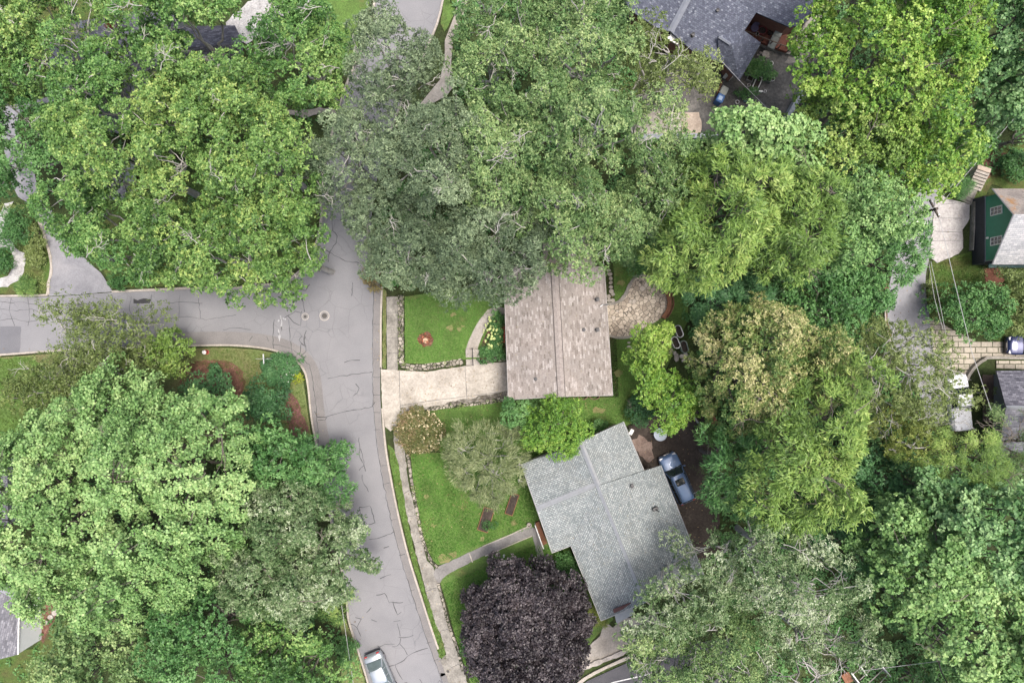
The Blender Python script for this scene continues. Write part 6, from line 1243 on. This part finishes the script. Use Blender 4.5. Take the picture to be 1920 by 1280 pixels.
c = P(1363, 145); t = thing('air_conditioner', 'white box unit at the foot of the slate blue roof', 'air conditioner', (c.x, c.y, .03), -.45); m = MB(); m.box((0, 0, .4), (.7, .5, .8), bev=.04); m.build('case', TRIM, t, local=True); m = MB(); m.lathe((0, 0, .8), [(.2, 0), (.2, .02), (.05, .03)], 14); m.build('fan_grille', BLACK, t, local=True)
# yard clutter
def pot(px, py, r, h, label, mat, name='plant_pot', cat='pot', grp=None):
    c = P(px, py, h); t = thing(name, label, cat, (c.x, c.y, .03), group=grp); m = MB(); m.lathe((0, 0, 0), [(r * .75, 0), (r, h * .9), (r * 1.08, h * .92), (r * 1.08, h), (r * .9, h), (r * .85, h * .85)], 16); m.build('pot', mat, t, local=True)
    m = MB(); m.lathe((0, 0, 0), [(r * .83, h * .7), (r * .83, h * .87)], 14); m.build('soil', DIRT, t, local=True); return t
pot(1382.5, 191.5, .17, .25, 'white ring shaped pot on the yard soil', TRIM); pot(1404, 160, .14, .3, 'small white pot below the square planter', TRIM); pot(1446, 119, .19, .35, 'cream pot at the upper right of the leafy shrub', TRIM); pot(1449, 149, .16, .3, 'pale pot right of the square planter box', TRIM); pot(1434.5, 171.5, .12, .2, 'tiny white pot beside the white slab', TRIM)
m = MB(); c = P(1426, 172, .15); m.box((c.x, c.y, .15), (.36, .16, .2), 0, bev=.03); m.box((c.x, c.y, .27), (.1, .06, .06)); o = m.build('watering_can', TRIM); tag(o, 'small white watering can on the dark soil', 'watering can')
m = MB(); c = P(1398.5, 189.5, .3); m.box((c.x, c.y, .28), (.38, .13, .06), 0, bev=.02); m.box((c.x - .12, c.y, .13), (.04, .1, .26)); m.box((c.x + .12, c.y, .13), (.04, .1, .26)); o = m.build('stool', M_flat('teal', (.12, .25, .27), .5)); tag(o, 'tiny teal bench right of the white ring pot', 'stool')
t = thing('birdbath', 'pale ring of stones around a small birdbath near the deck', 'birdbath', tuple(P(1430, 108)), 0); m = MB(); m.lathe((0, 0, 0), [(.15, 0), (.08, .1), (.08, .6), (.3, .7), (.33, .75), (.25, .72), (.05, .66)], 18); m.build('basin', CONC, t, local=True)
for k in range(9):
    a = k * .7; m = MB(); m.box((.45 * math.cos(a), .45 * math.sin(a), .08), (.26, .18, .16), a, bev=.05); m.build('stone', ROCK, t, local=True)
c = P(1352, 234); t = thing('garden_chair', 'grey metal garden chair half under the mint green tree', 'chair', (c.x, c.y, .03), .3); m = MB(); m.box((0, 0, .42), (.5, .5, .04), bev=.04); m.build('seat', METAL, t, local=True)
m = MB(); m.box((0, .26, .72), (.5, .04, .5)); m.build('backrest', METAL, t, local=True)
for x in (-.2, .2):
    for y in (-.2, .2): m = MB(); m.tube([(x, y, 0), (x, y, .42)], .02); m.build('leg', METAL, t, local=True)
# deck furniture
c = P(1453, 74, 1.2); t = thing('lounge_chair', 'grey cushioned lounge chair on the red deck', 'lounge chair', (c.x, c.y, .76), 1.1); GC = M_flat('grey_cushion', (.20, .215, .20), .8)
m = MB(); m.box((-.25, 0, .32), (1.2, .68, .14), bev=.05); m.build('seat', GC, t, local=True); m = MB(); m.slab([(.35, -.34, .42), (.35, .34, .42), (.95, .34, .75), (.95, -.34, .75)], .12); m.build('backrest', M_flat('grey_cushion2', (.26, .28, .26), .8), t, local=True)
for y in (-.38, .38): m = MB(); m.box((-.1, y, .48), (.9, .06, .05)); m.build('armrest', BLACK, t, local=True)
for x in (-.7, .6):
    for y in (-.3, .3): m = MB(); m.box((x, y, .13), (.06, .06, .26)); m.build('leg', BLACK, t, local=True)
pot(1424, 64, .38, .45, 'dark red round tub on the red deck', M_flat('red_glaze', (.16, .03, .035), .4)).location.z = .76
pot(1415, 70, .15, .3, 'small cream pot at the deck edge', TRIM).location.z = .76
c = P(1415, 53, 1.2); t = thing('deck_chair', 'round backed purple grey chair on the red deck', 'chair', (c.x, c.y, .76), .2); PV = M_flat('purple_grey', (.14, .12, .20), .6)
m = MB(); m.lathe((0, 0, .4), [(.05, 0), (.33, .0), (.35, .05), (.3, .08), (.05, .06)], 18); m.build('seat', PV, t, local=True)
m = MB(); m.ribbon([(.34 * math.cos(a), .34 * math.sin(a)) for a in np.linspace(.3, 2.8, 10)], .05, .45, .85); m.build('backrest', PV, t, local=True)
for x in (-.2, .2):
    for y in (-.2, .2): m = MB(); m.tube([(x, y, 0), (x, y, .4)], .02); m.build('leg', BLACK, t, local=True)
m = MB(); c = P(1440, 78, .76); pot(1439, 68, .2, .3, 'black pot between the red tub and the lounge chair', BLACK).location.z = .76
# round garden table
c = P(1238, 814, .7); t = thing('garden_table', 'round pale blue grey table at the foot of the narrow yellow green tree', 'table', (c.x, c.y, .03)); m = MB(); m.lathe((0, 0, 0), [(.05, .68), (.58, .68), (.60, .70), (.60, .72), (.58, .735), (.1, .735)], 28); m.build('tabletop', M_flat('blue_grey_table', (.33, .38, .45), .45), t, local=True)
for k in range(3): a = k * 2.1; m = MB(); m.tube([(.1 * math.cos(a), .1 * math.sin(a), .68), (.4 * math.cos(a), .4 * math.sin(a), 0)], .03); m.build('leg', METAL, t, local=True)
m = MB(); m.lathe((c.x + .05, c.y + .1, .765), [(.16, 0), (.22, .06), (.2, .1), (.1, .05)], 14); o = m.build('bowl', M_flat('mint', (.45, .58, .50), .5)); tag(o, 'pale mint bowl standing on the round garden table', 'bowl')
# white post at corner of roof, stone slabs, logs
m = MB(); c = P(1182, 808, .5); m.box((c.x, c.y, .5), (.25, .45, 1.0), -.5, bev=.04); m.box((c.x, c.y, 1.03), (.32, .52, .05), -.5, bev=.04); o = m.build('meter_box', TRIM); tag(o, 'white box standing off the top corner of the grey green roof', 'meter box')
def stone(px, py, sx, sy, label, grp, z=.0, h=.12, mat=ROCK):
    c = P(px, py); m = MB(); r = random.Random(int(px * 7 + py)); n = 7; pts = [(c.x + sx / 2 * math.cos(a) * r.uniform(.8, 1.1), c.y + sy / 2 * math.sin(a) * r.uniform(.8, 1.1)) for a in np.arange(n) / n * 2 * math.pi]
    pin = [((x - c.x) * .85 + c.x, (y - c.y) * .85 + c.y) for x, y in pts]; vs = [(x, y, z) for x, y in pts] + [(x, y, z + h * .8) for x, y in pts] + [(x, y, z + h) for x, y in pin]
    fs = [tuple(range(n - 1, -1, -1)), tuple(range(2 * n, 3 * n))] + [(k * n + i, k * n + (i + 1) % n, (k + 1) * n + (i + 1) % n, (k + 1) * n + i) for k in range(2) for i in range(n)]
    m.add(vs, fs); o = m.build('stepping_stone' if 'step' in label else 'garden_stone', mat); tag(o, label, 'stone', grp)
ORD = ('first', 'second', 'third', 'fourth', 'fifth', 'sixth', 'seventh', 'eighth', 'ninth', 'tenth')
ST = 'stepping stone in the line along the east wall of the brown roofed house'
for i_, (x, y, a, b) in enumerate(((1141, 507, .45, .3), (1143, 514, .5, .35), (1145, 522, .4, .4), (1145, 530, .4, .35), (1145, 538, .42, .35), (1146, 546, .55, .45), (1141, 556, .45, .45), (1149, 552, .4, .35), (1142, 563, .5, .4), (1149, 563, .45, .35))): stone(x, y, a, b, ORD[i_] + ' stepping stone from the top beside the east wall of the brown house', 'stepping stones along the east wall', .03, .08, CONC)
for i_, (x, y, a, b) in enumerate(((1179, 642, .3, .2), (1180, 650, .6, .25), (1186, 653, .45, .4), (1190, 657, .3, .3))): stone(x, y, a, b, ORD[i_] + ' pale stone from the left just south of the stone patio', 'loose stones south of the patio', .03)
for i_, (x, y, a, b) in enumerate(((1265, 662, .35, .5), (1268, 670, .5, .9), (1278, 668, .5, .5), (1285, 665, .5, .55), (1281, 676, .4, .35), (1292, 672, .3, .3), (1290, 684, .3, .3))): stone(x, y, a, b, ('small stone right under the tank planters', 'longest pale slab below the tank planters', 'squarish stone in the middle below the tank planters', 'stone nearest the green rimmed planter', 'small stone under the squarish one below the planters', 'tiny stone right of the rest below the planters', 'tiny stone lowest below the planters')[i_], 'stones below the tank planters', .0, .15)
for i_, (x, y, a, b) in enumerate(((60, 1186, .4, .3), (78, 1174, .5, .35), (90, 1165, .4, .4), (97, 1155, .6, .5), (104, 1146, .6, .7), (112, 1135, .5, .4))): stone(x, y, a, b, ORD[i_] + ' pale stone from the bottom in the row beside the white sided house', 'stones beside the white house', .0, .2)
m = MB(); m.tube([P(1302, 782, .2), P(1309, 793, .2), P(1321, 812, .2)], .09, 7); o = m.build('log', BARKP); tag(o, 'pale log lying at the edge of the parking court', 'log')
m = MB(); m.slab([P(1322, 779, .5), P(1338, 775, .55), P(1346, 792, .4), (P(1334, 797, .35))], .12); m.slab([P(1328, 783, .62), P(1336, 780, .62), P(1340, 789, .52), P(1331, 792, .5)], .05); o = m.build('wood_pallet', WOODO); tag(o, 'rusty orange board stack beside the parking court', 'boards')
# stump flower bed on front lawn
c = P(799, 636); t = thing('flower_bed', 'small round flower bed with red plants and a cut stump on the front lawn', 'flower bed', (c.x, c.y, .42)); m = MB(); m.prism(jag([(.72 * math.cos(a), .66 * math.sin(a)) for a in np.arange(14) / 14 * 6.283], .1, .25), 0, .05); m.build('soil', MULCH, t, local=True)
m = MB(); m.lathe((0.02, -.1, 0), [(.3, 0), (.24, .25), (.2, .27)], 10); m.build('stump', M_flat('stump_wood', (.45, .30, .20), .9, var=.3), t, local=True)
rg = np.random.default_rng(5); q = 170; a = rg.uniform(0, 6.28, q); rr = rg.uniform(.1, .6, q); pos = np.column_stack([np.cos(a) * rr, np.sin(a) * rr, rg.uniform(.05, .3, q)]); el = rg.uniform(.2, 1, q); d = np.column_stack([np.cos(a + .4) * np.cos(el), np.sin(a + .4) * np.cos(el), np.sin(el)])
V, F = leaf_quads(pos + [c.x, c.y, .42], d, unit(np.array([[0, 0, 1.]]) + rg.normal(0, .3, (q, 3))), rg.uniform(.1, .22, q), rg.uniform(.04, .09, q)); fo = np_mesh('red_plants', V, F, M_leaf('bed_leaf', g3((.05, .09, .03), (.16, .06, .04), (.42, .09, .05), (.55, .26, .14)), red=1), t, rg.uniform(0, 1, q))
# garden ornament
c = P(945, 1040); t = thing('garden_ornament', 'small pale statuette on the lawn above the purple tree', 'ornament', (c.x, c.y, .03)); m = MB(); m.lathe((0, 0, 0), [(.1, 0), (.09, .08), (.05, .12), (.08, .35), (.06, .5), (.03, .55), (.06, .62), (.02, .7)], 10); m.build('figure', TRIM, t, local=True)
c = P(992, 982); t = thing('fire_pit', 'round stone pot with an open ring beside the porch', 'pot', (c.x, c.y, .05)); m = MB(); m.lathe((0, 0, 0), [(.2, 0), (.22, .35), (.15, .35), (.13, .15)], 14); m.build('ring', CONC, t, local=True)
# stairs on east bank
t = thing('stone_stairs', 'flight of pale stone stairs climbing the bank above the green house', 'stairs', tuple(P(1832, 340)), 0)
for i in range(7):
    f = i / 6; a = P(1828.5 + 17 * f, 351 - 34.5 * f, .3 + .17 * i); m = MB(); m.box((a.x, a.y, (.3 + .17 * i) / 2), (1.25, .40, .3 + .17 * i), -.33, bev=.03); m.build('step', SAND if i > 5 else CONC, t)
a = P(1819, 361, .2); m = MB(); m.box((a.x, a.y, .1), (1.1, .9, .21), -.40, bev=.05); m.build('landing', CONCO, t)
for k in range(2): a = P(1811 + 3 * k, 377 - 4 * k, .1); m = MB(); m.box((a.x, a.y, .05 + .03 * k), (1.2, .26, .11 + .06 * k), -.5, bev=.02); m.build('step', CONCO, t)
# utility pole, street lamp, wires
top = P(1757, 391, 9.0); t = thing('utility_pole', 'tall wooden utility pole at the top of the east lane with a lamp', 'utility pole', (top.x, top.y, 0))
m = MB(); m.tube([(0, 0, -.1), (0, 0, 9.0)], .16, 10, r2=.11); m.build('pole', BARKD, t, local=True); m = MB(); m.box((0, .1, 8.6), (.12, 1.6, .12), .5); cb = m.build('crossarm', BARKD, t, local=True)
for y in (-.6, 0, .6):
    m = MB(); m.lathe((-y * .48, .1 + y * .88, 8.66), [(.04, 0), (.07, .06), (.05, .1), (.07, .14), (.02, .18)], 8); m.build('insulator', TRIM, cb, local=True)
m = MB(); m.tube([(0, -.1, 7.6), (-.5, -.7, 8.0), (-1.1, -.9, 7.9)], .035, 6); ar = m.build('lamp_arm', METAL, t, local=True); m = MB(); m.box((-.25, -.95, 7.75), (.75, .35, .22), .3, taper=.7, bev=.1); m.build('lamp_head', TRIM, ar, local=True)
WIRE = M_flat('wire', (.34, .34, .34), .7)
def wire(label, pts, r=.022, sag=.0):
    q = [P(*p) for p in pts]; out = []
    for i in range(len(q) - 1):
        for k in range(8): f = k / 8; v = q[i].lerp(q[i + 1], f); v.z -= sag * 4 * f * (1 - f); out.append(v)
    out.append(q[-1]); m = MB(); m.tube(out, r, 5); o = m.build('overhead_wire', WIRE); tag(o, label, 'overhead wire', 'overhead wires')
wire('overhead wire running up right from the utility pole toward the top right', [(1757, 391, 8.8), (1862, 268, 8.8), (1990, 118, 8.8)])
wire('thinner parallel overhead wire left of the one rising to the top right', [(1748, 392, 8.8), (1838, 285, 8.8), (1990, 105, 8.8)], .018)
wire('long overhead wire from the utility pole down past the curved retaining wall', [(1757, 391, 8.7), (1788, 522, 8.0), (1822, 660, 7.3), (1858, 768, 6.5)])
wire('left one of the two close overhead wires beside the east lane', [(1739, 478, 6.0), (1752, 560, 5.6), (1768, 618, 5.3)], .018)
wire('right one of the two close overhead wires beside the east lane', [(1745, 490, 6.0), (1760, 560, 5.6), (1774, 630, 5.3)], .018)
wire('overhead wire crossing the cluttered yard', [(1352, 114, 5.0), (1388, 153, 4.8), (1445, 210, 4.4)], .02)
wire('overhead wire crossing the pergola at the bottom right', [(1612, 1257, 5.5), (1700, 1246, 5.8), (1772, 1237, 6.0)], .022)
wire('thin overhead wire ending beside the blue car', [(1300, 925, 3.5), (1340, 905, 4.0), (1410, 880, 6.0)], .016)
wire('thin wire stretched along the verge left of the silver car', [(640, 1130, 2.5), (652, 1210, 2.5), (664, 1290, 2.5)], .022)
# pergola at bottom right
t = thing('pergola', 'open timber pergola frame at the bottom edge', 'pergola', tuple(P(1628, 1262)), 0)
for a, b in (((1640, 1230), (1670, 1268)), ((1613, 1248), (1625, 1265)), ((1596, 1260), (1620, 1292))):
    m = MB(); m.tube([P(*a, 2.5), P(*b, 2.5)], .06, 4); m.build('beam', TRIM, t)
for a, b in (((1648, 1238), (1612, 1274)), ((1658, 1252), (1626, 1282)), ((1664, 1264), (1646, 1284)), ((1632, 1236), (1600, 1262))):
    m = MB(); m.tube([P(*a, 2.4), P(*b, 2.4)], .045, 4); m.build('rafter', WOODG, t)
for x, y in ((1642, 1232), (1668, 1266), (1600, 1262), (1618, 1290)):
    a = P(x, y, 2.4); m = MB(); m.box((a.x, a.y, 1.2), (.12, .12, 2.4)); m.build('post', WOODG, t)
m = MB(); a = P(1588, 1270, .6); m.box((a.x, a.y, .3), (.7, .9, .6), .5, bev=.03); m.box((a.x, a.y, .62), (.76, .96, .05), .5, bev=.03); o = m.build('wooden_chest', WOODO); tag(o, 'orange brown wooden chest left of the pergola', 'chest')
# mailbox / lamp at the top edge
c = P(846, 6, 0); t = thing('lamp_post', 'black post with a pale blue box beside the sidewalk at the top edge', 'post', (c.x, c.y, .05)); m = MB(); m.tube([(0, 0, 0), (0, 0, 1.5)], .05, 8); m.build('post', BLACK, t, local=True); m = MB(); m.box((0, 0, 1.6), (.22, .5, .24), bev=.05); m.build('box', M_flat('pale_blue', (.40, .47, .56), .5), t, local=True)
